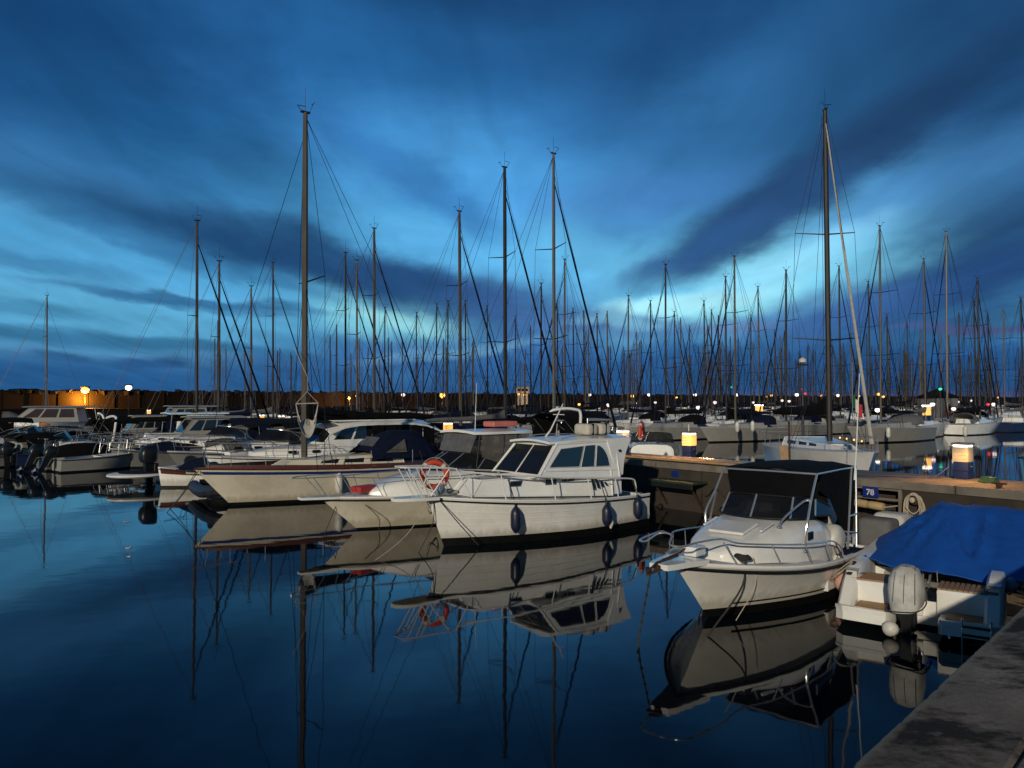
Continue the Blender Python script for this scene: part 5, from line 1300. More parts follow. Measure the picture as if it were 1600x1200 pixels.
    if hood:
        z0 = zt + .35; m_ = MB(); rows = []
        for (y_, w, z_) in ((L * .34, wt * 1.0, z0 + .12), (L * .31, wt * 1.05, z0 + .52), (L * .24, wt * 1.1, z0 + .72), (L * .19, wt * 1.1, z0 + .70)):
            rows.append([Vector((w * math.cos(a), y_, z0 - .1 + (z_ - z0 + .1) * (math.sin(a) ** .5))) for a in [PI - PI * i / 8 for i in range(9)]])
        m_.slab(rows, .02).build('sprayhood', hood, root, ang=60)
    if detail > 1:
        for q in (-1, 1):
            for t in (.12, .28, .45, .62, .80): MB().tube([H.sh(t, q, -.05), H.sh(t, q, -.06, .6)], .012, 5).build('stanchion', steel, root)
            for dz in (.33, .6): MB().tube([H.sh(t, q, -.06, dz) for t in (.02, .12, .28, .45, .62, .80, .9)], .0055, 4).build('lifeline', wire, root)
        MB().tube(smooth_pts([H.sh(.88, -1, -.05, .55), H.sh(.95, -1, -.02, .6), Vector((-.12, L + .05, fb + .62)), Vector((.12, L + .05, fb + .62)), H.sh(.95, 1, -.02, .6), H.sh(.88, 1, -.05, .55)], 3), .015, 6).build('pulpit', steel, root)
        for q in (-1, 1):
            MB().tube([H.sh(.90, q, -.05, .55), H.sh(.90, q, -.05, 0)], .013, 5).build('pulpit_leg', steel, root); MB().tube([H.sh(.97, q, -.02, .6), H.sh(.96, q, -.02, 0)], .013, 5).build('pulpit_leg', steel, root)
        MB().tube(smooth_pts([H.sh(.10, -1, -.05, .6), H.sh(.0, -1, -.05, .6), H.sh(0, 1, -.05, .6), H.sh(.10, 1, -.05, .6)], 3), .015, 6).build('pushpit', steel, root)
    return root, H

# ---------------------------------------------------------------- 5. big sailing boat with the blue stripe
L5 = 10.0
bow5 = Vector((-9.95, 24.3, 0)); mp5 = bow5 - HA * L5 * .36
sb5, H5 = sailboat(mp5, HA, L5, 13.4, 'cream sailing boat with blue sheer stripe and brown toe rail, mast behind the hammock chair', None, cream, blackcanvas, None,
                   mastm=alu, spr=(.50,), lean=rad(1.2), B=3.0, fb=1.22, fs=1.02, rake=1.15, mastpos=.64, mr=.115, stripe=bluepaint, fore=True, boomz=2.75)
m_ = MB()
for q in (-1, 1): m_.tube([H5.sh(t, q, -.02, .02) for t in H5.ts(24)], .035, 6)
m_.build('toe_rail', brownwood, sb5)
m_ = MB()
for q in (-1, 1): m_.grid([[H5.sh(t, q, -.03, .03), H5.sh(t, q, -.04, .15), H5.sh(t, q, -.12, .15)] for t in H5.ts(20, .0, .97)])
m_.build('bulwark', brownwood, sb5)
MB().tube([Vector((0, 4.6, 2.9)), Vector((0, 1.4, 2.82))], .065, 8).build('spinnaker_pole', alulight, sb5)
# sprayhood with window
m_ = MB(); rows = []
for (y_, w, z_) in ((4.3, .95, 1.62), (3.7, 1.0, 2.10), (3.0, 1.05, 2.30), (2.2, 1.05, 2.28), (1.7, 1.0, 1.7)):
    rows.append([Vector((w * math.cos(a), y_, 1.35 + (z_ - 1.35) * (math.sin(a) ** .5))) for a in [PI - PI * i / 10 for i in range(11)]])
m_.slab(rows, .02).build('sprayhood', navycanvas, sb5, ang=60)
for q in (-1, 1): MB().prism([(q * 1.03, 3.8, 1.55), (q * 1.06, 3.0, 1.55), (q * 1.05, 3.1, 2.0)], (q, 0, 0), -.01, .02).build('hood_window', vinyl, sb5)
MB().prism([(-.6, 4.12, 1.75), (.6, 4.12, 1.75), (.5, 3.78, 2.05), (-.5, 3.78, 2.05)], (0, .7, .7), 0, .03).build('hood_window', vinyl, sb5)
p_ = to_world(sb5, H5.pt(.60, .62, -1, .14)); fender('fender', p_, whitefender, .13, .62, 'white fender with black ends on the cream hull with the blue stripe', None, to_world(sb5, H5.sh(.6, -1, -.05, .55)))
p_ = to_world(sb5, H5.pt(.25, .62, -1, .14)); fender('fender', p_, whitefender, .13, .55, 'white fender near the stern of the cream hull with the blue stripe', None, to_world(sb5, H5.sh(.25, -1, -.05, .55)))
for (a_, b_, lab) in (((-.1, 9.9, 1.2), (-.4, 10.9, 0), 'left mooring line ahead of the striped sailing boat'), ((.1, 9.9, 1.2), (.5, 10.6, 0), 'right mooring line ahead of the striped sailing boat')):
    line([to_world(sb5, a_), to_world(sb5, ((a_[0] + b_[0]) / 2, (a_[1] + b_[1]) / 2, .5)), to_world(sb5, b_)], .012, darkrope, lab)
# hammock chair hung from the boom end / mast
hp = atd(480, 612, 25.6); hc = empty('hammock_chair', hp, rad(20), 'cream cloth hammock chair hanging before the tallest left-hand mast', 'hammock chair')
MB().tube([(0, 0, 0), (0, 0, .5), Vector(to_world(sb5, (0, 6.45, 5.2))) - hp], .010, 4).build('hanging_rope', rope, hc)
bar = [Vector((-.36, 0, -.40)), Vector((.36, 0, -.38))]
MB().tube(bar, .022, 6).build('spreader_bar', sailwhite, hc)
m_ = MB(); m_.tube([(0, 0, 0), bar[0]], .010, 4); m_.tube([(0, 0, 0), bar[1]], .010, 4); m_.build('cords', rope, hc)
m_ = MB(); rows = []
for i in range(17):
    u = i / 16; x_ = -.35 + .70 * u; drop = .42 + 1.12 * (math.sin(PI * u) ** .45); row = []
    for j in range(9):
        v = j / 8; w_ = .30 * math.sin(PI * min(1, max(0.02, u)))
        row.append(Vector((x_ * (1 - .08 * math.sin(PI * u)) , (v - .5) * 2 * w_ + .02 * math.sin(20 * u + 3 * j), -.39 - (drop - .42) * (1 - .55 * v * math.sin(PI * u)) - .05 * math.sin(PI * v) * math.sin(PI * u) + .025 * math.sin(9 * v + 6 * u) )))
    rows.append(row)
m_.slab(rows, .012).build('cloth_seat', sailwhite, hc, ang=80)
m_ = MB()
for q in (0, 1):
    for k in range(7):
        y_ = -.24 + .08 * k
        m_.tube([bar[q], Vector(((-.30 if q == 0 else .30), y_ * .6, -.72 - .03 * (k % 2))), Vector(((-.22 if q == 0 else .22), y_, -1.0))], .012, 4)
m_.build('side_strings', sailwhite, hc)

# ---------------------------------------------------------------- generic motorboats
def motorboat(pos, h, L, label, group=None, B=None, fb=.95, fs=.75, hullm=white, boot=antifoul, cabin='wheelhouse', canopy=None, ob=0, obm=plasticblack, rails=steel, arch=False, cab_h=2.1, detail=1, stripe=None, rake=.8, roofm=None, glassm=glass, cover=None, name='motorboat', platform=False, radar=False, cat='motorboat'):
    """pos: deck point of the bow; h: heading of the bow"""
    B = B or L * .34; h = Vector((h[0], h[1], 0)).normalized()
    root = empty(name, Vector((pos[0], pos[1], 0)) - h * L, rz_of(h), label, cat, group)
    H = Hull(L, B, fb, fs, rake=rake, wl=.83, st=.86, p=2.2, flare=1.3, boot=.08)
    basic_hull(H, root, hullm, boot, .018, rubber, .40, .15, .25)
    if stripe:
        m_ = MB()
        for q in (-1, 1): m_.grid([[H.pt(t, H.sheer(t) * z, q, .005) for z in (.70, .84)] for t in H.ts(20, .01, .98)])
        m_.build('stripe', stripe, root)
    w = B * .36; zd = fs + .1; roofm = roofm or white
    if cabin:
        m_ = MB(); m_.grid([ring(L * .82, w * .3, fb + .12, zd), ring(L * .74, w * .65, fb + .26, zd), ring(L * .62, w * .9, zd + .45, zd - .05), ring(L * .50, w, zd + .52, zd - .1), ring(L * .41, w, zd + .5, zd - .1), ring(L * .405, w * .97, zd - .1, zd - .15)]); m_.add(ring(L * .82, w * .3, fb + .12, zd), [tuple(range(9))])
        m_.build('trunk_cabin', white if hullm in (navyhull, greydim) else hullm, root, ang=45)
        for q in (-1, 1):
            for t in (.58, .68): MB().box((q * (w * .93 - (.05 if t > .6 else -.03)), L * t, zd + .24), (.04, .34, .12), .02).build('portlight', glassm, root)
    if cabin in ('wheelhouse', 'hardtop'):
        z0, z1 = zd + .35, cab_h
        c_, f_ = frustum(L * .20, L * .56, L * .22, L * .46, w, w * .92, w * .88, w * .80, z0, z1)
        cc_ = Vector((0, L * .36, (z0 + z1) / 2))
        frustum_mb(c_, .05).build('wheelhouse', roofm, root, ang=40)
        for (a_, b_) in ((.05, .48), (.52, .95)): pane(f_['front'], [(a_, .2), (b_, .2), (b_, .88), (a_, .88)], cc_, .006, .02).build('windscreen_pane', glassm, root)
        for fc in ('port', 'stbd'):
            for (a_, b_) in ((.06, .32), (.36, .62), (.66, .90)): pane(f_[fc], [(a_, .3), (b_, .3), (b_ - (.06 if b_ > .8 else 0), .86), (a_, .86)], cc_, .006, .02).build('side_window', glassm, root)
        m_ = MB(); m_.slab([[Vector((q * w * .98, L * (.10 + .40 * k / 6), z1 + .03 + .05 * (1 - q * q))) for q in (-1, -.5, 0, .5, 1)] for k in range(7)], .06); m_.build('roof', roofm, root, ang=40)
        for q in (-1, 1): MB().tube([(q * w * .9, L * .12, z1), (q * w * .98, L * .10, zd)], .022, 5).build('roof_post', rails, root)
    if cabin in ('cuddy', 'open'):
        base = [Vector((-w, L * .36, zd + .5)), Vector((-w * .95, L * .50, zd + .55)), Vector((0, L * .57, zd + .55)), Vector((w * .95, L * .50, zd + .55)), Vector((w, L * .36, zd + .5))]
        topp = [Vector((-w * .95, L * .34, zd + .8)), Vector((-w * .85, L * .44, zd + .98)), Vector((0, L * .49, zd + 1.02)), Vector((w * .85, L * .44, zd + .98)), Vector((w * .95, L * .34, zd + .8))]
        for i in range(4):
            a_, b_, e_, d_ = base[i], base[i + 1], topp[i + 1], topp[i]; n_ = (b_ - a_).cross(d_ - a_).normalized(); MB().prism([a_, b_, e_, d_], n_, -.004, .004).build('windscreen_pane', tint, root)
        MB().tube(smooth_pts(topp, 3), .016, 5).build('windscreen_rim', steel, root)
    if canopy:
        z1 = cab_h + .05; m_ = MB(); rows = []
        for k in range(7):
            y_ = L * (.06 + .38 * k / 6); rows.append([Vector((q * w * 1.05, y_, z1 - .28 * abs(q) ** 3 + .08 * math.sin(PI * k / 6))) for q in (-1, -.7, -.35, 0, .35, .7, 1)])
        m_.slab(rows, .03).build('canopy', canopy, root, ang=60)
        for q in (-1, 1):
            for y_ in (.08, .26, .43): MB().tube([(q * w * 1.03, L * y_, z1 - .27), (q * w * 1.1, L * .25, zd)], .015, 5).build('canopy_tube', steel, root)
            MB().prism([(q * w * 1.04, L * .08, z1 - .28), (q * w * 1.04, L * .25, z1 - .24), (q * w * 1.08, L * .24, zd + .3), (q * w * 1.08, L * .1, zd + .1)], (q, 0, 0), -.01, 0).build('side_curtain', canopy, root)
    if cover:
        m_ = MB(); rows = []
        for k in range(11):
            v = k / 10; y_ = L * (.02 + .80 * v); rr2 = fs + (.65 * math.sin(PI * min(1, v * .9 + .12)) ** .7)
            wd = H.half(min(.95, v * .8 + .02), fs) + .05
            rows.append([Vector((q * wd, y_, (fs - .06 + (fb - fs) * v * v) + (rr2 - fs) * (1 - abs(q) ** 1.5) + .02 * math.sin(7 * q + 9 * v))) for q in (-1, -.75, -.5, -.25, 0, .25, .5, .75, 1)])
        m_.slab(rows, .02).build('boat_cover', cover, root, ang=60)
    if arch:
        MB().tube(smooth_pts([(-B * .44, L * .16, fs), (-B * .40, L * .20, cab_h - .1), (-B * .2, L * .22, cab_h + .2), (B * .2, L * .22, cab_h + .2), (B * .40, L * .20, cab_h - .1), (B * .44, L * .16, fs)], 4), .07, 8).build('radar_arch', white, root)
    if radar:
        MB().tube([(0, L * .22, cab_h), (0, L * .20, cab_h + .6)], .05, 6).build('radar_mast', white, root); MB().lathe([(.05, -.09), (.28, -.07), (.30, .02), (.2, .09), (.04, .11)], (0, L * .20, cab_h + .66), 14).build('radar_dome', white, root)
    if rails:
        for q in (-1, 1):
            MB().tube(smooth_pts([(q * .03, L + .12, fb + .55)] + [tuple(H.sh(t, q, -.08, .52)) for t in (.95, .86, .74, .62, .52)] + [tuple(H.sh(.47, q, -.06, .02))], 3), .014, 6).build('bow_rail', rails, root)
            for t in (.93, .80, .68, .56): MB().tube([H.sh(t, q, -.08, .52), H.sh(t - .02, q, -.05, 0)], .011, 5).build('stanchion', rails, root)
    if platform:
        m_ = MB(); m_.slab([[(-B * .36, -.75, .32), (0, -.85, .32), (B * .36, -.75, .32)], [(-B * .42, 0, .32), (0, 0, .32), (B * .42, 0, .32)]], .1); m_.build('swim_platform', white, root)
    for k in range(ob): outboard(root, (k - (ob - 1) / 2) * .6, -.12, .62, obm, 1.05, rad(-28) if k % 2 == 0 and detail > 1 else 0)
    return root, H
def bowpt(px, Y): return ((px - 800) / F * Y, Y)

# behind the striped sailing boat and to its left (near side of the pier)
b6, H6 = motorboat(bowpt(322, 29.5), HA, 9.5, 'white motor cruiser with arched white roof and black side curtains behind the striped sailing boat', None, B=3.1, fb=1.25, fs=1.0, cabin='hardtop', canopy=None, cab_h=2.55, roofm=white, arch=False)
# black curtains and arched roof aft
m_ = MB(); rows = []
for k in range(9):
    v = k / 8; y_ = -.2 + 5.2 * v; rows.append([Vector((q * 1.30, y_, 2.62 - .25 * abs(q) ** 3 - .35 * (2 * v - 1) ** 4 + .05)) for q in (-1, -.6, 0, .6, 1)])
m_.slab(rows, .07).build('arched_roof', white, b6, ang=40)
for q in (-1, 1):
    for k in range(5): MB().prism([(q * 1.27, .1 + .62 * k, 2.34), (q * 1.27, .66 + .62 * k, 2.34), (q * 1.34, .66 + .62 * k, 1.12), (q * 1.34, .1 + .62 * k, 1.12)], (q, 0, 0), 0, .02).build('side_curtain', blackcanvas, b6)
MB().slab([[(-1.32, 5.0, 2.52), (0, 5.0, 2.68), (1.32, 5.0, 2.52)], [(-1.3, 7.6, 2.50), (0, 7.6, 2.66), (1.3, 7.6, 2.50)], [(-1.1, 8.2, 2.35), (0, 8.2, 2.5), (1.1, 8.2, 2.35)]], .04).build('awning', blackcanvas, b6)
bd = empty('name_board'); bd.parent = b6; bd.location = (-1.38, 2.1, 1.32)
MB().box((0, 0, 0), (.03, 1.15, .42), .01).build('board', whitefender, bd)
text('board_name', 'Celestina', .24, rubber, bd, frame_mx((-.02, 0, 0), (0, -1, 0), (0, 0, 1)))

motorboat(bowpt(262, 33), HA, 8.5, 'white motorboat with a raked windscreen and black bow rails left of the striped sailing boat', None, B=2.7, fb=1.2, fs=.95, cabin='cuddy', canopy=blackcanvas, cab_h=2.35, rails=wire, hullm=greydim)
motorboat(bowpt(212, 39), HA, 8.0, 'white boat with a blue stripe and navy canopy, second left of the striped sailing boat', None, B=2.6, fb=1.15, fs=.9, cabin='cuddy', canopy=navycanvas, cab_h=2.3, stripe=bluepaint, hullm=greydim)
motorboat(bowpt(168, 42), HA, 8.0, 'white fishing boat with a square wheelhouse behind the black outboard', None, B=2.7, fb=1.1, fs=.9, cabin='wheelhouse', cab_h=2.4, hullm=greydim, roofm=dimwhite)
# nearer little boats on the left
p_ = bowpt(248, 30.0)
dg, HD = motorboat(p_, (-.93, -.37), 3.6, 'small white dinghy with varnished brown sides and its name in cream letters', None, B=1.4, fb=.78, fs=.60, cabin=None, rails=None, rake=.12, name='dinghy', cat='dinghy', platform=False, cover=navycanvas)
m_ = MB()
for q in (-1, 1): m_.grid([[HD.pt(t, HD.sheer(t) * z, q, .012) for z in (.72, .86, 1.0)] for t in HD.ts(18, .0, .98)])
m_.build('wooden_strake', brownwood, dg)
hd = HD.pt(.66, .60, -1, .03); text('boat_name', 'Italiana', .17, creamcanvas, dg, frame_mx(hd, (-.25, -1, -.02), (0, .0, 1)))
# boat with the dark blue oval sunpad, stern towards us-left
mb_, Hb = motorboat((-10.3, 36.5), (.62, .78), 6.2, 'low white speedboat with a navy oval swim platform and big black outboard at left', None, B=2.1, fb=.85, fs=.62, cabin='cuddy', rails=steel, ob=0)
outboard(mb_, .0, -.35, .9, plasticblack, 1.3)
m_ = MB(); m_.lathe([(0.05, 0), (.98, 0), (1.05, .05), (1.05, .10), (.98, .14), (.05, .14)], (0, -.85, .38), 28); pl = m_.build('swim_platform', white, mb_)
for v in pl.data.vertices: v.co.y = -.85 + (v.co.y + .85) * 1.35
MB().lathe([(.05, 0), (.95, 0), (.95, .02), (.05, .02)], (0, -.85, .525), 28).build('platform_pad', navycanvas, mb_)
# grey inflatable tilted engine mass right of it
rb = empty('inflatable_boat', (-10.6, 27.6, 0), rad(-150), 'dark inflatable tender with tilted engine at the bow of the striped sailing boat', 'inflatable')
MB().tube(smooth_pts([(-.62, -.3, .35), (-.65, 1.0, .33), (-.60, 2.0, .38), (-.30, 2.7, .48), (0, 2.85, .52), (.30, 2.7, .48), (.60, 2.0, .38), (.65, 1.0, .33), (.62, -.3, .35)], 4), .21, 10).build('tube', mat('dark_hypalon', (.02, .022, .03), .5, var=.2), rb)
MB().box((0, 1.1, .16), (1.0, 2.6, .08), .02).build('floor', plasticblack, rb); MB().box((0, -.1, .38), (.95, .06, .42), .01).build('transom', plasticblack, rb)
outboard(rb, 0, -.2, .55, plasticblack, 1.0, rad(-45))

# left cluster: stern-on boats with outboards in front of the sea wall
LA = Vector((-.75, -.66, 0))
cl = [
    (bowpt(150, 47), HA, 7.5, dict(cabin='cuddy', canopy=navycanvas, cab_h=2.4, hullm=dimwhite), 'white open boat under a long navy canopy right of the left-hand outboards'),
    (bowpt(112, 50), HA, 7.0, dict(cabin='wheelhouse', cab_h=2.3, hullm=greydim, roofm=dimwhite), 'old white boat with a small wheelhouse behind the white arch at left'),
    (bowpt(78, 47), (.6, .8), 6.0, dict(cabin='cuddy', arch=True, ob=1, cab_h=1.7, fb=.9, fs=.7, hullm=greydim), 'white speedboat with a radar arch and black outboard at far left'),
    (bowpt(128, 43), (.55, .83), 5.6, dict(cabin='open', ob=1, cab_h=1.6, fb=.8, fs=.6, hullm=dimwhite), 'small open boat with a tilted dark outboard nearest the camera in the left cluster'),
    (bowpt(172, 44), (.6, .8), 5.2, dict(cabin=None, ob=2, fb=.75, fs=.55, cover=greycanvas), 'small boat under a grey cover with two dark outboards in the left cluster'),
    (bowpt(48, 54), (.62, .78), 6.8, dict(cabin='cuddy', canopy=blackcanvas, ob=1, cab_h=2.1, hullm=greydim), 'speedboat with a black canopy in front of the brown-windowed yacht'),
    (bowpt(12, 50), (.62, .78), 6.0, dict(cabin='cuddy', cover=greycanvas, ob=1, cab_h=1.6, hullm=greydim), 'boat under a cream cover at the very left edge'),
]
for (p_, h_, L_, kw, lab) in cl: motorboat(p_, h_, L_, lab, None, **kw)
random.seed(77)
LEFTS = [  # px, depth, length, outboards, cover, label
    (30, 44, 4.6, 1, None, 'small open boat with a dark outboard, first in the front rank at far left'), (62, 42, 4.2, 1, greycanvas, 'small boat under a grey cover, second in the front rank at far left'),
    (95, 41, 4.8, 2, None, 'small open boat with twin dark outboards, third in the front rank at far left'), (140, 39, 4.4, 1, blackcanvas, 'small boat under a black cover, left of the navy swim platform boat'),
    (165, 38, 4.6, 1, None, 'small open boat with chrome rails just left of the navy swim platform boat'), (120, 46, 5.2, 1, navycanvas, 'small boat under a navy cover in the second rank at far left'),
    (85, 52, 6.0, 0, blackcanvas, 'boat under a black cover below the orange lit wall'), (190, 48, 6.4, 1, navycanvas, 'boat under a navy cover left of the black outboard'),
    (235, 44, 6.0, 0, blackcanvas, 'boat under a black cover behind the brown sided dinghy'), (275, 40, 6.2, 0, navycanvas, 'boat under a navy cover ahead of the striped sailing boat'),
    (20, 56, 6.4, 1, blackcanvas, 'boat under a black cover below the brown-windowed yacht'),
    (48, 49, 5.6, 1, None, 'cuddy boat with a black bimini, between the second and third front-rank boats at left'), (110, 55, 6.6, 0, greycanvas, 'boat under a grey cover right below the orange lit wall'),
    (145, 56, 6.4, 0, blackcanvas, 'boat under a black cover below the white street lamp'), (175, 53, 6.2, 1, navycanvas, 'boat under a navy cover below and left of the farthest pedestal'),
    (205, 57, 7.0, 0, blackcanvas, 'boat under a black cover in front of the farthest pedestal'), (215, 47, 5.8, 1, None, 'cuddy boat with a black bimini behind the black outboard'),
    (250, 51, 6.8, 0, greycanvas, 'boat under a grey cover below the paired pedestal lamps'), (300, 47, 6.6, 0, blackcanvas, 'boat under a black cover left of the arched white roof'),
    (70, 60, 7.0, 0, navycanvas, 'boat under a navy cover right of the brown-windowed yacht')]
for k, (px, Y, L_, ob_, cv, lab) in enumerate(LEFTS):
    tow = k % 2 == 0
    h_ = (.6 + .1 * (k % 3), .8) if ob_ else (-.79, -.61)
    p_ = bowpt(px, Y); p_ = (p_[0] + (h_[0] * L_ * .5), p_[1] + (h_[1] * L_ * .5))
    motorboat(p_, h_, L_, lab, None, fb=.75 + .04 * L_, fs=.5 + .03 * L_, cabin=['open', None, 'cuddy'][k % 3] if not cv else None, cover=cv, ob=ob_, rails=steel, cab_h=2.2 if k >= 11 else 1.6, arch=k in (12, 16), hullm=[dimwhite, greydim, navyhull, greydim][k % 4], canopy=blackcanvas if (not cv and (k % 3 == 2 or k > 10)) or k in (13, 15, 17) else None, detail=2)
# big yacht with brown wraparound windows
my, Hm_ = motorboat((-45.5, 60.5), (-.96, -.28), 13.5, 'large white motor yacht with brown wraparound windows at the far left', None, B=4.2, fb=1.5, fs=1.2, cabin='wheelhouse', cab_h=2.85, glassm=mat('brown_glass', (.035, .022, .014), .12, spec=.7), rails=steel, roofm=greydim, hullm=greydim)
motorboat((-30.5, 57), (-.8, -.6), 9.5, 'white cruiser with a light blue roof right of the large motor yacht', None, B=3.1, fb=1.3, fs=1.0, cabin='wheelhouse', cab_h=2.9, roofm=dimwhite, hullm=greydim)

# ---------------------------------------------------------------- behind the cabin cruiser, far side of the pier
motorboat((7.9, 41.4), HB, 8.5, 'motorboat with black bimini and white windscreen frame right behind the cabin cruiser roof', None, B=2.9, fb=1.2, fs=1.0, cabin='cuddy', canopy=blackcanvas, cab_h=2.75, arch=True, radar=False)
motorboat((8.3, 46.6), HB, 9.0, 'white motorboat carrying a radar dome behind the cabin cruiser', None, B=3.0, fb=1.2, fs=1.0, cabin='hardtop', cab_h=2.3, radar=True, roofm=dimwhite, canopy=blackcanvas)
w8, H8 = motorboat((6.6, 36.0), (.2, .98), 6.5, 'white stern with an outboard and lifebuoy beside the amber pedestal', None, B=2.5, fb=1.1, fs=.95, cabin='cuddy', ob=1, cab_h=1.8)
lifebuoy(atd(1002, 674, 27.2), rad(70), 'orange lifebuoy upright on the rail left of the amber pedestal', .36, .07)
lifebuoy(atd(622, 700, 29.5), rad(25), 'orange lifebuoy on the stern rail of the striped sailing boat', .38, .07)
lifebuoy(atd(578, 663, 40), rad(10), 'orange lifebuoy on the stern rail above the navy sprayhood', .38, .07)
lifebuoy(atd(596, 669, 40.5), rad(40), 'partly hidden lifebuoy just right of the one above the navy sprayhood', .36, .07)
for (px, Y, L_, kw, lab) in [
    (455, 50, 8.5, dict(cabin='wheelhouse', cab_h=2.6, hullm=dimwhite), 'white wheelhouse boat behind the hammock chair'),
    (640, 43, 8.0, dict(cabin='cuddy', canopy=greycanvas, cab_h=2.4), 'boat with a grey bimini behind the dark-based pedestal'),
    (735, 41, 8.5, dict(cabin='hardtop', cab_h=2.7, hullm=dimwhite, roofm=greydim), 'grey roofed cruiser behind the white hardtop'),
    (820, 42, 8.0, dict(cabin='cuddy', cover=creamcanvas, cab_h=2.0), 'boat under a pale cover behind the cabin cruiser antenna')
    ]:
    motorboat(bowpt(px, Y), HB, L_, lab, None, **kw)
# wooden bow of the sailing dinghy seen above the pier at the far right
wb = atd(1600, 745, 17.6)
motorboat((15.8, 22.5), (-.55, -.83), 5.5, 'pale boat bow with yellow trim above the pier at the right edge', None, B=1.9, fb=1.75, fs=1.5, cabin=None, cover=creamcanvas, rails=None)

# ---------------------------------------------------------------- big right-hand sailing boat
bg, Hbg = sailboat(atd(1296, 640, 33).xy, (-.06, -1.0), 11.0, 15.9, 'large sailing boat with the tallest right-hand mast and a furled pale genoa', None, white, blackcanvas, sailwhite, mastm=aludark, spr=(.30, .62), lean=rad(.2), B=3.6, fb=1.45, fs=1.2, mr=.12, jibr=.07, jibtop=.99, boomz=2.75, swing=.18, covs=1.55)
fl = empty('flag', atd(1332, 632, 26), 0, 'green white and red flag hanging by the forestay of the large right-hand sailing boat', 'flag')
MB().tube([(0, 0, -1.2), (0, 0, 1.4)], .012, 5).build('staff', steel, fl)
for k, m__ in enumerate((flaggreen, flagwhite, flagred)):
    m_ = MB(); rows = []
    for i in range(5):
        x_ = .02 + .12 * k + .12 * i / 4; rows.append([Vector((x_ * .85, .04 * math.sin(9 * x_), .35 - .13 * k - .9 * x_ * .3 - .45 * v)) for v in (0, .33, .66, 1)])
    m_.grid(rows).build('stripe', m__, fl)
# companionway detail: wooden door and little solar lights along the coachroof
p0_ = atd(1243, 704, 35)
MB().box((-.35, 3.35, 1.45), (.5, .05, .5), .01).build('companionway_door', brownwood, bg)
for k in range(5): MB().lathe([(.03, 0), (.035, .04), (.02, .07)], (-1.2 + .06 * k, 4.2 + 1.0 * k, 1.66), 8).build('deck_light', lampwarm, bg)

# ---------------------------------------------------------------- sailing boats of the farther rows
def depth(Hm, top): return (Hm - 3.4) * F / (625 - top)
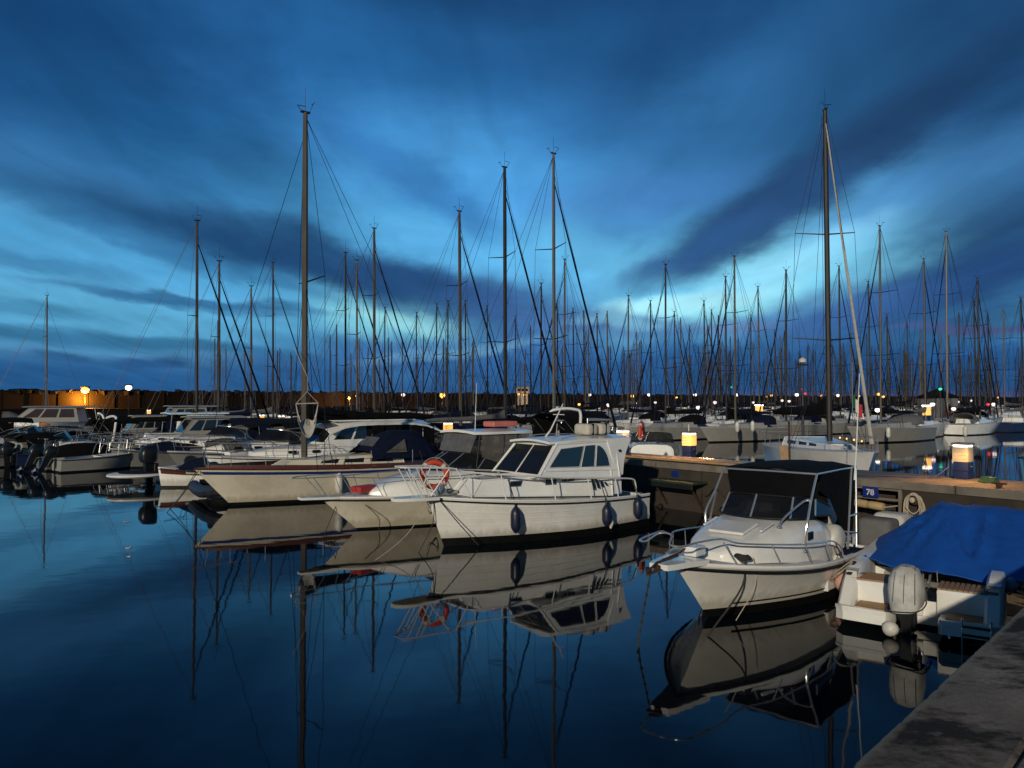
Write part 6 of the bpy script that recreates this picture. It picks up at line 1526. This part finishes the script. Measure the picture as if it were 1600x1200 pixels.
# (px, top_py, depth, jib on which side, label)
MASTS = [
    (308, 345, 46, 'R', 'sailing boat whose tall mast stands farthest left of the crowded masts', aludark),
    (343, 408, 46, 'R', 'sailing boat with the second mast from the left of the left-hand group', aludark),
    (73, 462, 88, 'N', 'sailing boat with the lone mast at the far left', alulight),
    (393, 447, 62, 'R', 'sailing boat with the shortest mast of the left-hand group', alu),
    (427, 410, 70, 'R', 'sailing boat with a dark mast just left of the tallest left-hand mast', aludark),
    (540, 395, 61, 'R', 'sailing boat with a dark mast right of the tallest left-hand mast', aludark),
    (558, 407, 58, 'R', 'sailing boat with a pale mast left of the orange lit wall', alulight),
    (585, 357, 55, 'R', 'sailing boat with a thick leaning mast right of the hammock chair', alu),
    (720, 330, 48, 'R', 'sailing boat whose mast rises behind the white hardtop', alu),
    (790, 262, 44, 'R', 'sailing boat with the left one of the two tall middle masts', aludark),
    (866, 241, 41, 'R', 'sailing boat with the pale right one of the two tall middle masts', alulight),
    (882, 405, 66, 'L', 'sailing boat with a mast just right of the tall pale middle mast', alu),
    (600, 480, 88, 'L', 'distant sailing boat right of the thick leaning mast', aludark),
    (845, 443, 70, 'R', 'sailing boat with a short mast left of the tall pale middle mast', aludark),
    (650, 488, 93, 'L', 'distant sailing boat with a dark mast above the pale orange lamp', aludark),
    (681, 475, 86, 'L', 'distant sailing boat left of the mast behind the white hardtop', aludark),
    (699, 470, 80, 'L', 'distant sailing boat with its furled jib slanting left, above the orange lamp', aludark),
    (728, 470, 84, 'R', 'distant sailing boat just right of the mast behind the white hardtop', aludark),
    (762, 478, 90, 'R', 'distant sailing boat between the hardtop mast and the two tall middle masts', aludark),
    (806, 495, 99, 'R', 'distant sailing boat just right of the left tall middle mast', aludark),
    (872, 475, 92, 'R', 'distant sailing boat right behind the pale middle mast', aludark),
    (897, 482, 90, 'R', 'distant sailing boat inside the forestay of the pale middle mast', aludark),
    (934, 490, 96, 'R', 'distant sailing boat above the white lamp near the bimini', aludark),
    (981, 462, 78, 'L', 'sailing boat with a mast above the orange lamp right of the bimini', alu),
    (1017, 470, 86, 'R', 'sailing boat with a thin mast right of the orange lamp', aludark),
    (1040, 413, 66, 'L', 'sailing boat with a tall mast over the amber pedestal', aludark),
    (1055, 487, 96, 'R', 'distant sailing boat just right of the mast over the amber pedestal', aludark),
    (1078, 510, 112, 'L', 'distant sailing boat with a short mast right of the amber pedestal', aludark),
    (1102, 470, 84, 'R', 'sailing boat with the left one of a close pair of masts', aludark),
    (1112, 484, 95, 'L', 'sailing boat with the right one of a close pair of masts', aludark),
    (1135, 432, 72, 'L', 'sailing boat with a mast just left of the green light mast', aludark),
    (1149, 400, 64, 'L', 'sailing boat with the tall mast over the green light', alu),
    (1173, 492, 98, 'L', 'distant sailing boat right of the green light', aludark),
    (1187, 448, 75, 'R', 'sailing boat with a mast right of the green light', alu),
    (1228, 422, 68, 'L', 'sailing boat with a thick dark mast left of the red lights', aludark),
    (1313, 416, 74, 'R', 'sailing boat with a mast hidden beside the tallest right-hand mast', aludark),
    (1360, 440, 82, 'R', 'sailing boat with a dark mast left of the tall mast right of the flag', aludark),
    (1376, 353, 63, 'L', 'sailing boat with the tall mast right of the flag', alu),
    (1388, 492, 99, 'R', 'distant sailing boat just right of the tall mast right of the flag', aludark),
    (1446, 405, 71, 'R', 'sailing boat whose jib crosses its neighbour, left of the kiosk', alu),
    (1480, 362, 64, 'L', 'sailing boat with the tall mast right of the green kiosk light', alulight),
    (1524, 467, 84, 'R', 'sailing boat with the shorter of the paired masts at right', aludark),
    (1531, 435, 73, 'R', 'sailing boat with the thick dark mast near the right edge', aludark),
    (1545, 490, 97, 'R', 'distant sailing boat right of the thick dark mast near the right edge', aludark),
    (1598, 465, 80, 'R', 'sailing boat whose rigging is cut by the right edge', aludark),
]
placed = []
COV = [blackcanvas, navycanvas, blackcanvas, navycanvas, greycanvas]
def clash(p, h, L):
    for (q, g, M_) in placed:
        d_ = Vector((p[0] - q[0], p[1] - q[1], 0)); al = abs(d_.dot(h)); la = abs(d_.dot(Vector((h.y, -h.x, 0))))
        if al < (L + M_) * .48 and la < 2.9: return True
    return False
for i, (px, top, Y, jd, lab, mm) in enumerate(MASTS):
    h = HB if jd in ('R', 'N') else HA
    far = Y > 76
    for _ in range(40):
        p = atd(px, 625, Y); Hm = atd(px, top, Y).z; L = max(7.5, min(13, Hm * .70))
        if clash(p, h, L): Y *= 1.012
        else: break
    placed.append((Vector((p.x, p.y, 0)), h, L))
    r_, _h = sailboat(p.xy, h, L, Hm, lab, None, hullm=[white, white, dimwhite, navyhull, white, greydim][RAND.randrange(6)] if far else (white if i % 3 == 0 else dimwhite), cover=COV[i % 5],
             jib=None if jd == 'N' else ([navycanvas, blackcanvas, blackcanvas, navycanvas][i % 4]), mastm=mm, spr=(.34, .66) if Hm > 14.5 else (.55,), lean=rad(RAND.uniform(-.35, .35)) + (rad(.45) if 780 < px < 870 and px > 830 else 0),
             detail=1 if Y > 60 else 2, hood=COV[(i + 2) % 5] if i % 4 else None, mr=.07 + .004 * max(0, Hm - 11) + (.02 if px in (585, 1228, 1531, 790, 720) else 0), jibr=.075 if Y < 60 else .06)
for (px, py, Y, lab) in ((1152, 667, 60, 'left white fender on the grey-white hull under the green light'), (1176, 666, 60, 'right white fender on the grey-white hull under the green light'),
                        (1388, 676, 60, 'white fender on the hull right of the flag'), (1508, 674, 61, 'white fender on the stern half of the right-hand white hull')):
    p = atd(px, py, Y); fender('fender', p, whitefender, .16, .75, lab, None, p + Vector((0, .25, .9)))
# ---- crowded far rows
random.seed(31)
protos = {}
kinds = [('', white, navycanvas), ('', dimwhite, blackcanvas), ('', greydim, blackcanvas), ('', white, greycanvas), ('', dimwhite, navycanvas), ('', greydim, navycanvas)]
FAR = []
for k in range(214):
    if k < 172: px = 930 + 690 * (random.random() ** .8)
    elif k < 196: px = random.uniform(600, 960)
    else: px = random.uniform(330, 620)
    Y = random.uniform(98, 215) if px > 900 else random.uniform(96, 150 if px > 600 else 118)
    Hm = random.uniform(9.5, 14.5) if px < 900 else random.uniform(9.5, 17)
    FAR.append((px, Y, Hm, random.random() < .5, random.randrange(6)))
FAR.sort(key=lambda a: a[1])
LABF = ['white hull, navy cover', 'weathered dimmed hull, black cover', 'grey hull, black cover', 'white hull, grey cover', 'weathered dimmed hull, navy cover', 'grey hull, navy cover']
MARKS = [(308, 'the leftmost tall mast'), (427, 'the dark mast left of the hammock'), (478, 'the hammock chair'), (548, 'the orange lit wall'), (630, 'the pale orange lamp'), (691, 'the orange lamp over the hardtop'), (720, 'the hardtop mast'), (790, 'the dark tall middle mast'), (866, 'the pale tall middle mast'),
         (921, 'the white lamp over the bimini'), (988, 'the orange lamp past the bimini'), (1040, 'the mast over the amber pedestal'), (1086, 'the white lamp past the amber pedestal'), (1142, 'the green light'), (1187, 'the mast right of the green light'), (1228, 'the thick dark mast'),
         (1256, 'the red lights'), (1300, 'the tallest right-hand mast'), (1331, 'the flag'), (1376, 'the tall mast right of the flag'), (1446, 'the mast left of the kiosk'), (1480, 'the tall mast by the kiosk'), (1531, 'the thick mast near the right edge'), (1600, 'the right edge')]
def far_label(px, kd):
    for k in range(len(MARKS) - 1):
        if px < MARKS[k + 1][0] or k == len(MARKS) - 2: L_ = px - MARKS[k][0] < MARKS[k + 1][0] - px; return 'far boat, %s, %s of %s' % (LABF[kd], 'right' if L_ and px > MARKS[k][0] else 'left', MARKS[k if L_ else k + 1][1])
for (px, Y, Hm, away, kd) in FAR:
    h = HB if away else HA; ok = False
    for _ in range(25):
        p = atd(px, 625, Y)
        if clash(p, h, 9): Y *= 1.02
        else: ok = True; break
    if not ok: continue
    placed.append((Vector((p.x, p.y, 0)), h, 9))
    if kd not in protos:
        r_, _h = sailboat((0, 0), (0, 1), 9, 13, None, None, hullm=kinds[kd][1], cover=kinds[kd][2], jib=[blackcanvas, None, None, None, navycanvas, None][kd], fore=kd in (0, 1, 4), mastm=aludark if kd % 3 else alu, spr=[(.5,), (.34, .66), (.55,), (.4, .7), (.5,), (.62,)][kd], detail=0, mr=.10, jibr=.06)
        protos[kd] = r_; o = r_
        for ch in r_.children:
            if ch.name.split('.')[0] == 'rigging': pass
    else:
        o = copy_tree(protos[kd])
    o.rotation_euler = (0, 0, rz_of(h)); s_ = Hm / 13; lb_ = far_label(px, kd); o['label'] = lb_; o['category'] = 'sailboat'; o['group'] = lb_.replace('far boat', 'far boats')
    o.scale = (s_ ** .5, s_ ** .5, s_); o.location = (p.x - h.x * 5.2 * s_ ** .5, p.y - h.y * 5.2 * s_ ** .5, 0)
random.seed(8)
for k, (px, py, lab) in enumerate([(200, 857, 'larger white fleck set as a glint on the open water at left'), (197, 816, 'smaller white fleck set as a glint on the open water at left'), (205, 870, 'tiny white fleck set as a glint nearest the camera at left')]):
    p = atz(px, py, 0.0); m_ = MB()
    for q in range(6 if k == 0 else 3):
        a = random.uniform(0, 6.28); r_ = random.uniform(0, .09); m_.lathe([(.01, -.01), (.03 + .02 * random.random(), 0), (.008, .02)], (r_ * math.cos(a), r_ * math.sin(a), .004), 7)
    o = tag(m_.build('glint_fleck', whitefender), lab, 'glint'); o.location = p  # white flecks modelled in place of reflection glints on the water
# pontoons between the far rows
for k, (pa, pb) in enumerate([((4, 84), (66, 58)), ((2, 118), (96, 84))]):
    a_, b_ = Vector((pa[0], pa[1], 0)), Vector((pb[0], pb[1], 0)); d_ = b_ - a_; R_ = Matrix.Rotation(math.atan2(d_.y, d_.x), 3, 'Z')
bpy.context.view_layer.update()
